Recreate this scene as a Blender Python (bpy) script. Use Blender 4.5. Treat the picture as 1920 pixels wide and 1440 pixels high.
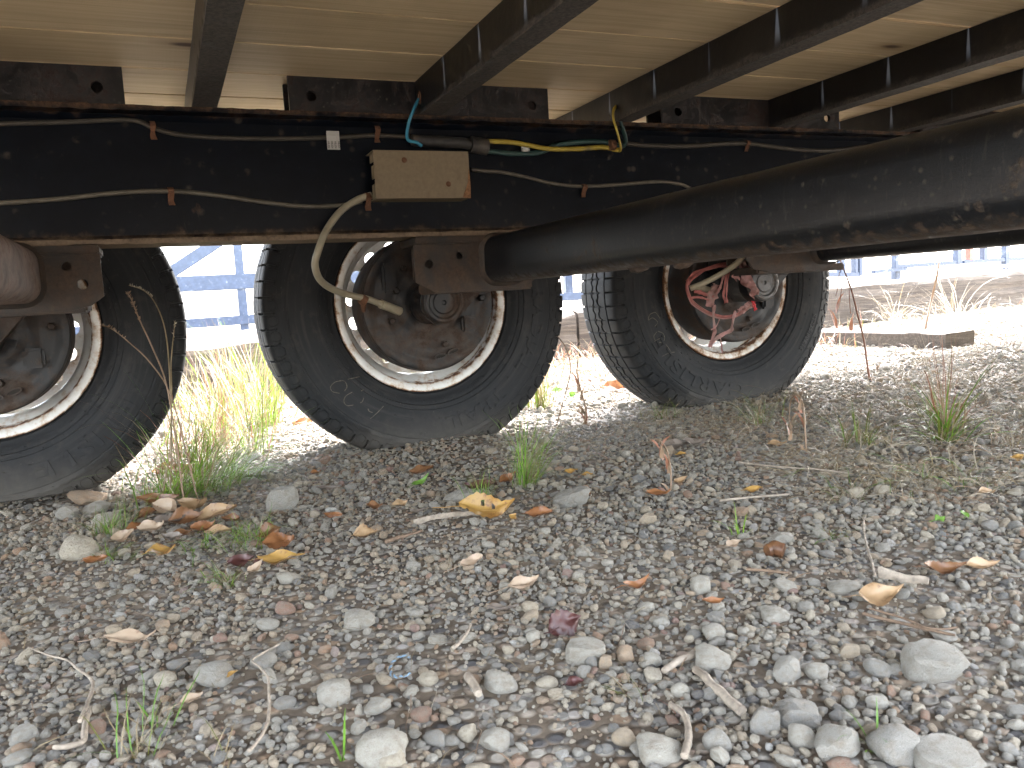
import bpy, bmesh, math, random
import numpy as np
from mathutils import Vector, Matrix, noise as mnoise

random.seed(7)
rng = np.random.default_rng(11)
S = bpy.context.scene
for o in list(bpy.data.objects):
    bpy.data.objects.remove(o, do_unlink=True)

# ------------------------------------------------------------------ camera
FPX = 1532.5
CAM_H = 0.363
RM = np.array([[0.9176, 0.3864, 0.0934], [-0.3935, 0.9163, 0.0746], [-0.0568, -0.1052, 0.9928]])
cam_d = bpy.data.cameras.new('camera')
cam = bpy.data.objects.new('camera', cam_d)
S.collection.objects.link(cam)
S.camera = cam
right, fwd, up = Vector(RM[:, 0]), Vector(RM[:, 1]), Vector(RM[:, 2])
cam.matrix_world = Matrix(((right.x, up.x, -fwd.x, 0), (right.y, up.y, -fwd.y, 0),
                           (right.z, up.z, -fwd.z, CAM_H), (0, 0, 0, 1)))
cam_d.sensor_width = 36
cam_d.lens = FPX / 1920 * 36
cam_d.clip_start = 0.02
cam_d.clip_end = 2000
cam_d.dof.use_dof = True
cam_d.dof.focus_distance = 1.75
cam_d.dof.aperture_fstop = 24

# ------------------------------------------------------------------ sky, sun, exposure
SUN_EL, SUN_AZ = math.radians(43), math.radians(27)     # azimuth from +X (along the trailer) towards +Y
W = bpy.data.worlds.new('World')
S.world = W
W.use_nodes = True
wn = W.node_tree
bgn = wn.nodes['Background']
sky = wn.nodes.new('ShaderNodeTexSky')
sky.sky_type = 'NISHITA'
sky.sun_disc = False
sky.sun_elevation = SUN_EL
sky.sun_rotation = math.pi / 2 - SUN_AZ
sky.air_density = 1.0
sky.dust_density = 4.0
sky.ozone_density = 0.0
veil = wn.nodes.new('ShaderNodeHueSaturation')      # thin white cloud over the whole sky
veil.inputs['Saturation'].default_value = 0.38
wn.links.new(sky.outputs[0], veil.inputs['Color'])
wn.links.new(veil.outputs[0], bgn.inputs[0])
bgn.inputs[1].default_value = 0.15
sl = bpy.data.lights.new('sun', 'SUN')
sl.energy = 0.8
sl.angle = math.radians(10)      # hazy, thinly veiled sun: soft shade edges
sl.color = (1.0, 0.97, 0.92)
so = bpy.data.objects.new('sun', sl)
S.collection.objects.link(so)
sd = Vector((math.cos(SUN_EL) * math.cos(SUN_AZ), math.cos(SUN_EL) * math.sin(SUN_AZ), math.sin(SUN_EL)))
so.rotation_euler = sd.to_track_quat('Z', 'Y').to_euler()
so.location = (5, 3, 8)
S.view_settings.view_transform = 'Standard'
S.view_settings.look = 'None'
S.view_settings.exposure = 4.72
S.view_settings.gamma = 1.0
S.view_settings.use_curve_mapping = False
S.view_settings.use_white_balance = True        # the camera's white balance, set for the shade
S.view_settings.white_balance_temperature = 6300
S.view_settings.white_balance_tint = 10
S.render.engine = 'CYCLES'
S.cycles.max_bounces = 10
S.cycles.diffuse_bounces = 6
S.cycles.glossy_bounces = 3
S.cycles.use_denoising = True

# ------------------------------------------------------------------ helpers
def ray(px, py):
    d = RM @ np.array([(px - 960) / FPX, 1.0, -(py - 720) / FPX])
    return d
def at(px, py, Y):
    d = ray(px, py)
    p = d * (Y / d[1])
    return Vector((p[0], p[1], p[2] + CAM_H))
def slope(x):
    return 0.024 * (max(-3.0, min(6.0, x)) - 0.57)
def ground_xy(x, y):
    b = 0.0
    for (ax_, top) in ((-0.338, 0.010), (0.60, 0.017), (1.522, 0.008)):
        b += top * math.exp(-((x - ax_) / 0.17) ** 2 - ((y - 2.0) / 0.14) ** 2)
    b += mnoise.noise(Vector((x * 2.3, y * 2.3, 1.7))) * 0.010 + mnoise.noise(Vector((x * 7, y * 7, 5.1))) * 0.004
    return slope(x) + b
def on_ground(px, py):
    d = ray(px, py)
    t = (-CAM_H - 0.024 * 0.57) / (d[2] - 0.024 * d[0])
    p = d * t
    for _ in range(6):
        z = ground_xy(p[0], p[1])
        t = (z - CAM_H) / d[2]
        p = d * t
    return Vector((p[0], p[1], ground_xy(p[0], p[1])))
def px_m(p):
    """metres per photo pixel at point p"""
    v = Vector((p.x, p.y, p.z - CAM_H))
    return v.dot(fwd) / FPX

def link(o):
    S.collection.objects.link(o)
    return o
def mesh_obj(name, verts, faces, mat, parent=None, smooth=False, mats=None, midx=None):
    me = bpy.data.meshes.new(name)
    me.from_pydata([tuple(v) for v in verts], [], [tuple(f) for f in faces])
    for m in (mats or [mat]):
        me.materials.append(m)
    if midx is not None:
        me.polygons.foreach_set('material_index', np.array(midx, dtype=np.int32))
    if smooth:
        me.polygons.foreach_set('use_smooth', np.ones(len(me.polygons), dtype=bool))
    me.update()
    o = link(bpy.data.objects.new(name, me))
    if parent is not None:
        o.parent = parent
    return o
def bm_obj(name, bm, mat, parent=None, smooth=False, auto=None):
    me = bpy.data.meshes.new(name)
    bm.to_mesh(me)
    bm.free()
    me.materials.append(mat)
    if smooth:
        me.polygons.foreach_set('use_smooth', np.ones(len(me.polygons), dtype=bool))
    if auto is not None:
        me.polygons.foreach_set('use_smooth', np.ones(len(me.polygons), dtype=bool))
        me.set_sharp_from_angle(angle=math.radians(auto))
    me.update()
    o = link(bpy.data.objects.new(name, me))
    if parent is not None:
        o.parent = parent
    return o
def tag(o, label=None, cat=None, group=None, kind=None):
    if label: o['label'] = label
    if cat: o['category'] = cat
    if group: o['group'] = group
    if kind: o['kind'] = kind
    return o
def empty(name, loc=(0, 0, 0), rz=0, parent=None):
    o = link(bpy.data.objects.new(name, None))
    o.location = loc
    o.rotation_euler = (0, 0, rz)
    o.empty_display_size = 0.1
    if parent is not None: o.parent = parent
    return o
def add_box(bm, lo, hi, bevel=0.0):
    c = [(a + b) / 2 for a, b in zip(lo, hi)]
    s = [abs(b - a) for a, b in zip(lo, hi)]
    r = bmesh.ops.create_cube(bm, size=1.0)
    vs = r['verts']
    bmesh.ops.scale(bm, vec=s, verts=vs)
    bmesh.ops.translate(bm, vec=c, verts=vs)
    if bevel > 0:
        es = list({e for v in vs for e in v.link_edges})
        r2 = bmesh.ops.bevel(bm, geom=es, offset=bevel, segments=2, affect='EDGES')
        return r2['verts']
    return vs
def add_tube(bm, pts, rad, seg=8, flat=1.0, caps=True):
    """tube along a polyline; rad may be a list; flat squashes one axis"""
    pts = [Vector(p) for p in pts]
    n = len(pts)
    rings = []
    prev = None
    for i, p in enumerate(pts):
        t = (pts[min(i + 1, n - 1)] - pts[max(i - 1, 0)])
        if t.length < 1e-9: t = Vector((0, 0, 1))
        t.normalize()
        if prev is None:
            a = t.cross(Vector((0, 1, 0)))
            if a.length < 1e-3: a = t.cross(Vector((1, 0, 0)))
        else:
            a = prev - t * prev.dot(t)
        a.normalize()
        prev = a
        b = t.cross(a)
        r = rad[i] if isinstance(rad, (list, tuple)) else rad
        rings.append([bm.verts.new(p + a * (math.cos(2 * math.pi * k / seg) * r) + b * (math.sin(2 * math.pi * k / seg) * r * flat)) for k in range(seg)])
    for i in range(n - 1):
        for k in range(seg):
            bm.faces.new((rings[i][k], rings[i][(k + 1) % seg], rings[i + 1][(k + 1) % seg], rings[i + 1][k]))
    if caps:
        bm.faces.new(rings[0][::-1])
        bm.faces.new(rings[-1])
def smooth_path(pts, k=6):
    pts = [Vector(p) for p in pts]
    out = []
    n = len(pts)
    for i in range(n - 1):
        p0, p1, p2, p3 = pts[max(i - 1, 0)], pts[i], pts[i + 1], pts[min(i + 2, n - 1)]
        for j in range(k):
            t = j / k
            out.append(0.5 * ((2 * p1) + (p2 - p0) * t + (2 * p0 - 5 * p1 + 4 * p2 - p3) * t * t + (3 * p1 - p0 - 3 * p2 + p3) * t ** 3))
    out.append(pts[-1])
    return out
def revolve(profile, n=96, closed=False):
    """profile [(y, r)] about the local Y axis -> verts, faces"""
    V, F = [], []
    m = len(profile)
    for i in range(n):
        a = 2 * math.pi * i / n
        ca, sa = math.cos(a), math.sin(a)
        for (y, r) in profile:
            V.append((r * ca, y, r * sa))
    for i in range(n):
        j = (i + 1) % n
        for k in range(m - 1 if not closed else m):
            k2 = (k + 1) % m
            F.append((i * m + k, i * m + k2, j * m + k2, j * m + k))
    return V, F
def plate_mesh(outline, holes, thick, to3d):
    """flat plate with round / free holes: filled 2-D curve turned into a mesh. to3d maps (u, v, w) -> xyz"""
    cu = bpy.data.curves.new('plate', 'CURVE')
    cu.dimensions = '2D'
    cu.fill_mode = 'BOTH'
    cu.extrude = thick / 2
    for loop in [outline] + holes:
        sp = cu.splines.new('POLY')
        sp.points.add(len(loop) - 1)
        for p, q in zip(sp.points, loop):
            p.co = (q[0], q[1], 0, 1)
        sp.use_cyclic_u = True
    ob = bpy.data.objects.new('plate', cu)
    S.collection.objects.link(ob)
    dg = bpy.context.evaluated_depsgraph_get()
    dg.update()
    me = bpy.data.meshes.new_from_object(ob.evaluated_get(dg))
    V = [to3d(v.co.x, v.co.y, v.co.z) for v in me.vertices]
    F = [tuple(p.vertices) for p in me.polygons]
    bpy.data.objects.remove(ob, do_unlink=True)
    bpy.data.meshes.remove(me)
    bpy.data.curves.remove(cu)
    return V, F
def circ(cx, cy, r, n=14, ry=None, rot=0):
    ry = ry or r
    o = []
    for k in range(n):
        a = 2 * math.pi * k / n
        x, y = r * math.cos(a), ry * math.sin(a)
        o.append((cx + x * math.cos(rot) - y * math.sin(rot), cy + x * math.sin(rot) + y * math.cos(rot)))
    return o
def text_mesh(s, size, extrude=0.001, sx=1.0):
    cu = bpy.data.curves.new('txt', 'FONT')
    cu.body = s
    cu.size = size
    cu.extrude = extrude
    cu.offset = size * 0.018
    cu.space_character = 1.12
    ob = bpy.data.objects.new('txt', cu)
    S.collection.objects.link(ob)
    dg = bpy.context.evaluated_depsgraph_get()
    dg.update()
    me = bpy.data.meshes.new_from_object(ob.evaluated_get(dg))
    V = [(v.co.x * sx, v.co.y, v.co.z) for v in me.vertices]
    F = [tuple(p.vertices) for p in me.polygons]
    bpy.data.objects.remove(ob, do_unlink=True)
    bpy.data.meshes.remove(me)
    bpy.data.curves.remove(cu)
    return V, F

# ------------------------------------------------------------------ materials
class NT:
    def __init__(s, name):
        s.m = bpy.data.materials.new(name)
        s.m.use_nodes = True
        s.t = s.m.node_tree
        s.b = s.t.nodes['Principled BSDF']
        s.out = s.t.nodes['Material Output']
    def n(s, typ, **kw):
        q = s.t.nodes.new(typ)
        for k, v in kw.items(): setattr(q, k, v)
        return q
    def L(s, a, b): s.t.links.new(a, b)
    def put(s, sock, v):
        if hasattr(v, 'links') or isinstance(v, bpy.types.NodeSocket): s.L(v, sock)
        elif isinstance(v, (tuple, list)) and len(v) == 3 and sock.type == 'RGBA': sock.default_value = (*v, 1)
        else: sock.default_value = v
    def obj(s): return s.n('ShaderNodeTexCoord').outputs['Object']
    def geo(s): return s.n('ShaderNodeNewGeometry')
    def map(s, vec, scale=(1, 1, 1), loc=(0, 0, 0)):
        q = s.n('ShaderNodeMapping')
        s.L(vec, q.inputs[0]); q.inputs['Scale'].default_value = scale; q.inputs['Location'].default_value = loc
        return q.outputs[0]
    def noise(s, vec, scale, detail=4, rough=0.6, dist=0.0):
        q = s.n('ShaderNodeTexNoise')
        if vec is not None: s.L(vec, q.inputs['Vector'])
        q.inputs['Scale'].default_value = scale; q.inputs['Detail'].default_value = detail
        q.inputs['Roughness'].default_value = rough; q.inputs['Distortion'].default_value = dist
        return q.outputs['Fac']
    def voro(s, vec, scale, feature='F1', out='Distance', rnd=1.0):
        q = s.n('ShaderNodeTexVoronoi'); q.feature = feature
        if vec is not None: s.L(vec, q.inputs['Vector'])
        q.inputs['Scale'].default_value = scale; q.inputs['Randomness'].default_value = rnd
        return q.outputs[out]
    def ramp(s, fac, stops, interp='LINEAR'):
        q = s.n('ShaderNodeValToRGB'); q.color_ramp.interpolation = interp
        el = q.color_ramp.elements
        while len(el) > len(stops): el.remove(el[-1])
        while len(el) < len(stops): el.new(0.5)
        for e, (p, c) in zip(el, stops):
            e.position = p
            e.color = (c, c, c, 1) if not isinstance(c, (tuple, list)) else (*c, 1)
        s.put(q.inputs[0], fac)
        return q.outputs[0]
    def mix(s, fac, a, b, mode='MIX'):
        q = s.n('ShaderNodeMix'); q.data_type = 'RGBA'; q.blend_type = mode
        s.put(q.inputs[0], fac); s.put(q.inputs[6], a); s.put(q.inputs[7], b)
        return q.outputs[2]
    def math(s, op, a, b=0.0, c=0.0):
        q = s.n('ShaderNodeMath'); q.operation = op
        s.put(q.inputs[0], a); s.put(q.inputs[1], b); s.put(q.inputs[2], c)
        return q.outputs[0]
    def step(s, v, lo, hi):
        q = s.n('ShaderNodeMapRange'); q.interpolation_type = 'SMOOTHSTEP'
        s.put(q.inputs[0], v); q.inputs[1].default_value = lo; q.inputs[2].default_value = hi
        return q.outputs[0]
    def sep(s, vec):
        q = s.n('ShaderNodeSeparateXYZ'); s.L(vec, q.inputs[0]); return q.outputs
    def bump(s, h, strength=0.3, dist=0.002, nrm=None):
        q = s.n('ShaderNodeBump'); q.inputs['Strength'].default_value = strength; q.inputs['Distance'].default_value = dist
        s.L(h, q.inputs['Height'])
        if nrm is not None: s.L(nrm, q.inputs['Normal'])
        return q.outputs[0]
    def rnd(s): return s.n('ShaderNodeObjectInfo').outputs['Random']
    def attr(s, name, typ='INSTANCER', out='Fac'):
        q = s.n('ShaderNodeAttribute'); q.attribute_type = typ; q.attribute_name = name; return q.outputs[out]
    def fin(s, col, rough=0.6, metal=0.0, normal=None, spec=None):
        s.put(s.b.inputs['Base Color'], col)
        s.put(s.b.inputs['Roughness'], rough); s.put(s.b.inputs['Metallic'], metal)
        if spec is not None: s.b.inputs['Specular IOR Level'].default_value = spec
        if normal is not None: s.L(normal, s.b.inputs['Normal'])
        return s.m

STONE_STOPS = [(0.0, (0.045, 0.047, 0.055)), (0.10, (0.12, 0.122, 0.122)), (0.28, (0.26, 0.248, 0.222)), (0.50, (0.40, 0.37, 0.305)),
               (0.64, (0.46, 0.395, 0.29)), (0.74, (0.40, 0.305, 0.20)), (0.82, (0.34, 0.20, 0.105)), (0.89, (0.24, 0.115, 0.085)), (0.95, (0.30, 0.27, 0.25)), (1.0, (0.52, 0.51, 0.47))]
def m_stone():
    t = NT('gravel_stone')
    ob = t.obj()
    tone = t.attr('tone')
    # each stone gets its own place in the noise
    q = t.n('ShaderNodeVectorMath', operation='ADD')
    t.L(ob, q.inputs[0])
    c = t.n('ShaderNodeCombineXYZ'); k = t.math('MULTIPLY', tone, 91.0); t.L(k, c.inputs[0]); t.L(k, c.inputs[1])
    t.L(c.outputs[0], q.inputs[1])
    v = q.outputs[0]
    base = t.ramp(tone, STONE_STOPS)
    n1 = t.noise(v, 1.6, 5, 0.65)
    n2 = t.noise(v, 9.0, 4, 0.7)
    col = t.mix(t.ramp(n1, [(0.35, 0.0), (0.7, 0.75)]), base, t.mix(0.55, base, (0.34, 0.31, 0.26)))
    col = t.mix(t.ramp(n2, [(0.56, 0.0), (0.72, 0.55)]), col, t.mix(0.6, col, (0.10, 0.09, 0.08)))
    col = t.mix(t.ramp(n2, [(0.28, 0.45), (0.42, 0.0)]), col, (0.46, 0.44, 0.40))
    # dust of the soil
    n3 = t.noise(v, 2.3, 3, 0.5)
    col = t.mix(t.ramp(n3, [(0.45, 0.0), (0.72, 0.62)]), col, (0.23, 0.188, 0.135))
    n4 = t.noise(v, 26.0, 3, 0.75)
    col = t.mix(t.ramp(n4, [(0.56, 0.0), (0.66, 0.6)]), col, t.mix(0.7, col, (0.07, 0.065, 0.06)))
    col = t.mix(t.ramp(n4, [(0.34, 0.45), (0.44, 0.0)]), col, (0.5, 0.48, 0.43))
    hb = t.math('ADD', n2, t.math('MULTIPLY', n4, 0.55))
    return t.fin(col, 0.85, 0, t.bump(hb, 0.65, 0.14))
def m_dirt():
    t = NT('ground_dirt')
    p = t.geo().outputs['Position']
    n1 = t.noise(p, 3.1, 6, 0.62)
    n2 = t.noise(p, 55, 5, 0.7)
    col = t.ramp(n1, [(0.3, (0.080, 0.059, 0.040)), (0.5, (0.150, 0.115, 0.079)), (0.7, (0.245, 0.195, 0.138))])
    vc = t.n('ShaderNodeTexVoronoi'); t.L(p, vc.inputs['Vector']); vc.inputs['Scale'].default_value = 62
    pc = t.ramp(t.sep(vc.outputs['Color'])[0], [(0.0, (0.07, 0.07, 0.075)), (0.35, (0.26, 0.25, 0.225)), (0.7, (0.42, 0.39, 0.33)), (0.85, (0.3, 0.2, 0.12)), (1.0, (0.45, 0.43, 0.4))])
    pm = t.ramp(vc.outputs['Distance'], [(0.35, 1.0), (0.62, 0.0)])
    pm = t.math('MULTIPLY', pm, t.ramp(n1, [(0.38, 1.0), (0.75, 0.55)]))
    col = t.mix(pm, col, pc)
    col = t.mix(t.ramp(n2, [(0.3, 0.35), (0.6, 0.0)]), col, (0.05, 0.042, 0.033))
    h = t.math('ADD', t.math('MULTIPLY', pm, 1.0), t.math('MULTIPLY', n2, 0.6))
    return t.fin(col, 0.95, 0, t.bump(h, 0.8, 0.006))
def rusty(name, base, dust, rust, r_lo, r_hi, d_lo=0.5, d_hi=0.68, rough=0.45, scale=1.0, extra=None, spec=0.5, metal=0.0, scuff=0.0):
    """painted steel with dust spots and rust blotches"""
    t = NT(name)
    p = t.geo().outputs['Position']
    big = t.noise(p, 5 * scale, 6, 0.65, 0.6)
    mid = t.noise(p, 26 * scale, 5, 0.65)
    fine = t.noise(p, 150 * scale, 4, 0.7)
    spots = t.voro(p, 34 * scale)
    col = t.mix(t.ramp(mid, [(0.4, 0.0), (0.7, 0.5)]), base, tuple(min(1, c * 1.9 + 0.0015) for c in base))
    sp = t.math('MULTIPLY', t.ramp(spots, [(0.10, 0.75), (0.30, 0.0)]), t.ramp(mid, [(0.48, 0.0), (0.60, 1.0)]))
    col = t.mix(sp, col, dust)
    col = t.mix(t.ramp(big, [(d_lo, 0.0), (d_hi, 0.75)]), col, dust)
    rmask = t.math('ADD', t.math('MULTIPLY', big, 0.6), t.math('MULTIPLY', mid, 0.4))
    rm = t.ramp(rmask, [(r_lo, 0.0), (r_hi, 1.0)])
    rcol = t.mix(t.ramp(fine, [(0.35, 0.0), (0.65, 1.0)]), tuple(c * 0.45 for c in rust), rust)
    if extra is not None:
        rm = t.math('MAXIMUM', rm, extra(t, p, mid, fine))
    if hasattr(t, 'lip'): rcol = t.mix(t.lip, rcol, (0.24, 0.18, 0.125))
    col = t.mix(rm, col, rcol)
    # fine dust specks and short scuffs
    sc = t.noise(t.map(p, (70, 70, 16)), 1.6, 4, 0.75, 0.8)
    dm = t.math('MULTIPLY', t.ramp(sc, [(0.62 - scuff, 0.0), (0.74 - scuff, 0.5)]), t.ramp(big, [(0.42 - 2 * scuff, 0.0), (0.62, 1.0)]))
    col = t.mix(dm, col, dust)
    ro = t.mix(rm, (rough,) * 3, (0.9,) * 3)
    h = t.math('ADD', t.math('MULTIPLY', mid, t.math('MULTIPLY', rm, 1.0)), t.math('MULTIPLY', fine, 0.35))
    ro = t.mix(t.math('MULTIPLY', sp, 0.8), ro, (0.85,) * 3)
    return t.fin(col, ro, metal, t.bump(h, 0.35, 0.002), spec)

M = {}
M['stone'] = m_stone()
M['dirt'] = m_dirt()
BEAM_TOP, BEAM_BOT = 0.394 + CAM_H, 0.140 + CAM_H
def flange_rust(t, p, mid, fine):
    z = t.sep(p)[2]
    zz = t.math('ADD', z, t.math('MULTIPLY', t.math('SUBTRACT', mid, 0.5), 0.05))
    a = t.math('SUBTRACT', 1.0, t.step(zz, BEAM_BOT + 0.004, BEAM_BOT + 0.030))
    b = t.math('MULTIPLY', t.step(zz, BEAM_TOP - 0.013, BEAM_TOP + 0.001), 0.85)
    t.lip = t.math('MULTIPLY', a, 0.8)
    return t.math('MULTIPLY', t.math('MAXIMUM', a, b), t.ramp(fine, [(0.25, 0.6), (0.55, 1.0)]))
M['beam'] = rusty('beam_paint', (0.0022, 0.0034, 0.0062), (0.060, 0.050, 0.038), (0.115, 0.066, 0.038), 0.61, 0.69, 0.64, 0.84, 0.33, 1.0, flange_rust, 0.16)
M['plate'] = rusty('plate_scaly_rust', (0.006, 0.006, 0.0075), (0.09, 0.075, 0.06), (0.045, 0.027, 0.022), 0.47, 0.60, 0.62, 0.76, 0.34, 2.6)
M['bracket'] = rusty('bracket_rust', (0.020, 0.017, 0.0145), (0.10, 0.076, 0.054), (0.085, 0.052, 0.033), 0.40, 0.60, 0.46, 0.70, 0.6, 1.2)
def tube_rust(t, p, mid, fine):
    z = t.sep(p)[2]
    zz = t.math('ADD', z, t.math('MULTIPLY', t.math('SUBTRACT', mid, 0.5), 0.06))
    return t.math('MULTIPLY', t.math('SUBTRACT', 1.0, t.step(zz, 0.396, 0.410)), 0.7)
M['tube'] = rusty('axle_paint', (0.0035, 0.0044, 0.0062), (0.070, 0.060, 0.047), (0.10, 0.068, 0.045), 0.58, 0.66, 0.60, 0.86, 0.36, 2.6, tube_rust, 0.4, 0.0, 0.055)
M['tube_dusty'] = rusty('axle_dusty_paint', (0.10, 0.078, 0.070), (0.30, 0.235, 0.205), (0.15, 0.085, 0.055), 0.50, 0.66, 0.34, 0.58, 0.75, 2.5, tube_rust, 0.2)
M['drum'] = rusty('drum_rust', (0.012, 0.011, 0.0105), (0.06, 0.043, 0.030), (0.07, 0.038, 0.022), 0.42, 0.60, 0.5, 0.7, 0.65, 2.0)
M['backing'] = rusty('backing_plate_paint', (0.005, 0.0055, 0.0068), (0.070, 0.049, 0.034), (0.052, 0.030, 0.018), 0.46, 0.60, 0.44, 0.62, 0.5, 1.8)
M['steel_grey'] = rusty('bare_steel', (0.10, 0.10, 0.10), (0.2, 0.18, 0.16), (0.10, 0.07, 0.05), 0.5, 0.62, 0.55, 0.7, 0.5, 3.0, None, 0.5, 0.4)
M['clip'] = rusty('clip_rust', (0.06, 0.03, 0.02), (0.16, 0.10, 0.07), (0.17, 0.075, 0.035), 0.30, 0.5, 0.5, 0.7, 0.8, 6.0)
M['truss'] = rusty('truss_blue_black_paint', (0.030, 0.042, 0.070), (0.16, 0.18, 0.21), (0.18, 0.12, 0.10), 0.66, 0.72, 0.6, 0.7, 0.3, 1.0)
M['truss_red'] = rusty('truss_red_paint', (0.25, 0.06, 0.04), (0.3, 0.2, 0.15), (0.2, 0.09, 0.05), 0.60, 0.72, 0.6, 0.7, 0.4, 1.0)

def m_cross():
    """cross-member paint with pale streaks of light from the deck joints put into the colour"""
    t = NT('crossmember_paint')
    p = t.geo().outputs['Position']
    x, y, z = t.sep(p)
    big = t.noise(p, 7, 6, 0.65, 0.5)
    mid = t.noise(p, 30, 5, 0.65)
    fine = t.noise(p, 160, 4, 0.7)
    col = t.mix(t.ramp(mid, [(0.4, 0.0), (0.7, 0.5)]), (0.0028, 0.0036, 0.0056), (0.0065, 0.0070, 0.0082))
    col = t.mix(t.ramp(big, [(0.52, 0.0), (0.75, 0.7)]), col, (0.040, 0.034, 0.028))
    # light leaking through the deck joints, painted on as pale streaks
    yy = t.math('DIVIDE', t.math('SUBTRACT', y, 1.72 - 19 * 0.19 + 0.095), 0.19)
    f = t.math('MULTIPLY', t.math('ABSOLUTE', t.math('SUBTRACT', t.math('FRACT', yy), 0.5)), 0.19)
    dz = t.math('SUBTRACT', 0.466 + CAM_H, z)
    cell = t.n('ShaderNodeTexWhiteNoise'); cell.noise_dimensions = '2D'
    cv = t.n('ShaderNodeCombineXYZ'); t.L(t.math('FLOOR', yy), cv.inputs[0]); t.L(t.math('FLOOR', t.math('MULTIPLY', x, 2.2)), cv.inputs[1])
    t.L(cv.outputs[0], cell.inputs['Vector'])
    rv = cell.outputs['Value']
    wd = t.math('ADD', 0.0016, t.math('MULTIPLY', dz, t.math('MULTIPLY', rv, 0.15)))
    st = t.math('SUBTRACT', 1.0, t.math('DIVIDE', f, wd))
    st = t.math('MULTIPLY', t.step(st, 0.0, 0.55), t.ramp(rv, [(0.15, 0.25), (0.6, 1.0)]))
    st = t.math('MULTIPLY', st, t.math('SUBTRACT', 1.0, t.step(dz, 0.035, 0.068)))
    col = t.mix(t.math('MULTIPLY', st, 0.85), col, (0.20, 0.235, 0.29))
    zz = t.math('ADD', z, t.math('MULTIPLY', t.math('SUBTRACT', mid, 0.5), 0.05))
    rm = t.math('SUBTRACT', 1.0, t.step(zz, 0.394 + CAM_H, 0.394 + CAM_H + 0.016))
    rm = t.math('MAXIMUM', t.math('MULTIPLY', rm, 0.75), t.ramp(big, [(0.66, 0.0), (0.72, 1.0)]))
    col = t.mix(rm, col, t.mix(t.ramp(fine, [(0.35, 0.0), (0.65, 1.0)]), (0.022, 0.020, 0.019), (0.115, 0.095, 0.078)))
    return t.fin(col, t.mix(rm, (0.36,) * 3, (0.85,) * 3), 0, t.bump(t.math('ADD', mid, t.math('MULTIPLY', fine, 0.4)), 0.3, 0.002))
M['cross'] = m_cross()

def m_wood(name, a, b, c, knots=True, grain=1.0, rough=0.7, axis='X', weather=0.0):
    t = NT(name)
    ob = t.obj()
    r = t.rnd()
    q = t.n('ShaderNodeCombineXYZ'); k = t.math('MULTIPLY', r, 37.0); t.L(k, q.inputs[0]); t.L(k, q.inputs[1]); t.L(k, q.inputs[2])
    va = t.n('ShaderNodeVectorMath', operation='ADD'); t.L(ob, va.inputs[0]); t.L(q.outputs[0], va.inputs[1])
    v = va.outputs[0]
    g = t.noise(t.map(v, (1.2, 40 * grain, 40 * grain)), 2.0, 5, 0.62, 0.9)
    g2 = t.noise(t.map(v, (0.7, 9, 9)), 2.0, 4, 0.6, 1.2)
    blot = t.noise(v, 2.2, 4, 0.6)
    col = t.ramp(g, [(0.3, b), (0.6, a)])
    col = t.mix(t.ramp(g2, [(0.45, 0.0), (0.75, 0.6)]), col, c)
    col = t.mix(t.ramp(r, [(0.0, 0.0), (1.0, 0.5)]), col, t.mix(0.5, col, b))
    if weather:
        ck = t.noise(t.map(v, (0.9, 26, 26)), 1.3, 5, 0.7, 1.6)
        cm = t.ramp(ck, [(0.455, 0.0), (0.485, 1.0), (0.515, 1.0), (0.545, 0.0)])
        col = t.mix(t.math('MULTIPLY', cm, 0.75), col, (0.045, 0.034, 0.026))
    col = t.mix(t.ramp(blot, [(0.50, 0.0), (0.78, 0.55)]), col, tuple(0.6 * x for x in b))
    h = g
    if knots:
        kv = t.n('ShaderNodeTexVoronoi'); t.L(t.map(v, (3.1, 7.5, 0.01)), kv.inputs['Vector']); kv.inputs['Scale'].default_value = 1.0
        keep = t.ramp(t.sep(kv.outputs['Color'])[1], [(0.25, 0.0), (0.3, 1.0)])
        km = t.math('MULTIPLY', t.ramp(kv.outputs['Distance'], [(0.05, 1.0), (0.105, 0.0)]), keep)
        kr = t.math('MULTIPLY', t.ramp(kv.outputs['Distance'], [(0.08, 0.5), (0.22, 0.0)]), keep)
        col = t.mix(kr, col, (0.30, 0.18, 0.085))
        col = t.mix(km, col, (0.10, 0.052, 0.025))
    saw = t.noise(t.map(v, (260, 5, 5)), 1.0, 2, 0.5)
    hh = t.math('ADD', t.math('MULTIPLY', h, 0.7), t.math('MULTIPLY', saw, 0.35))
    return t.fin(col, rough, 0, t.bump(hh, 0.35 + weather, 0.0015 + 0.004 * weather))
M['deck'] = m_wood('new_spruce_boards', (0.68, 0.54, 0.345), (0.48, 0.36, 0.205), (0.57, 0.44, 0.265))
M['timber'] = m_wood('weathered_timber', (0.135, 0.108, 0.080), (0.046, 0.034, 0.025), (0.092, 0.070, 0.050), False, 0.55, 0.9, 'X', 0.6)

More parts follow.
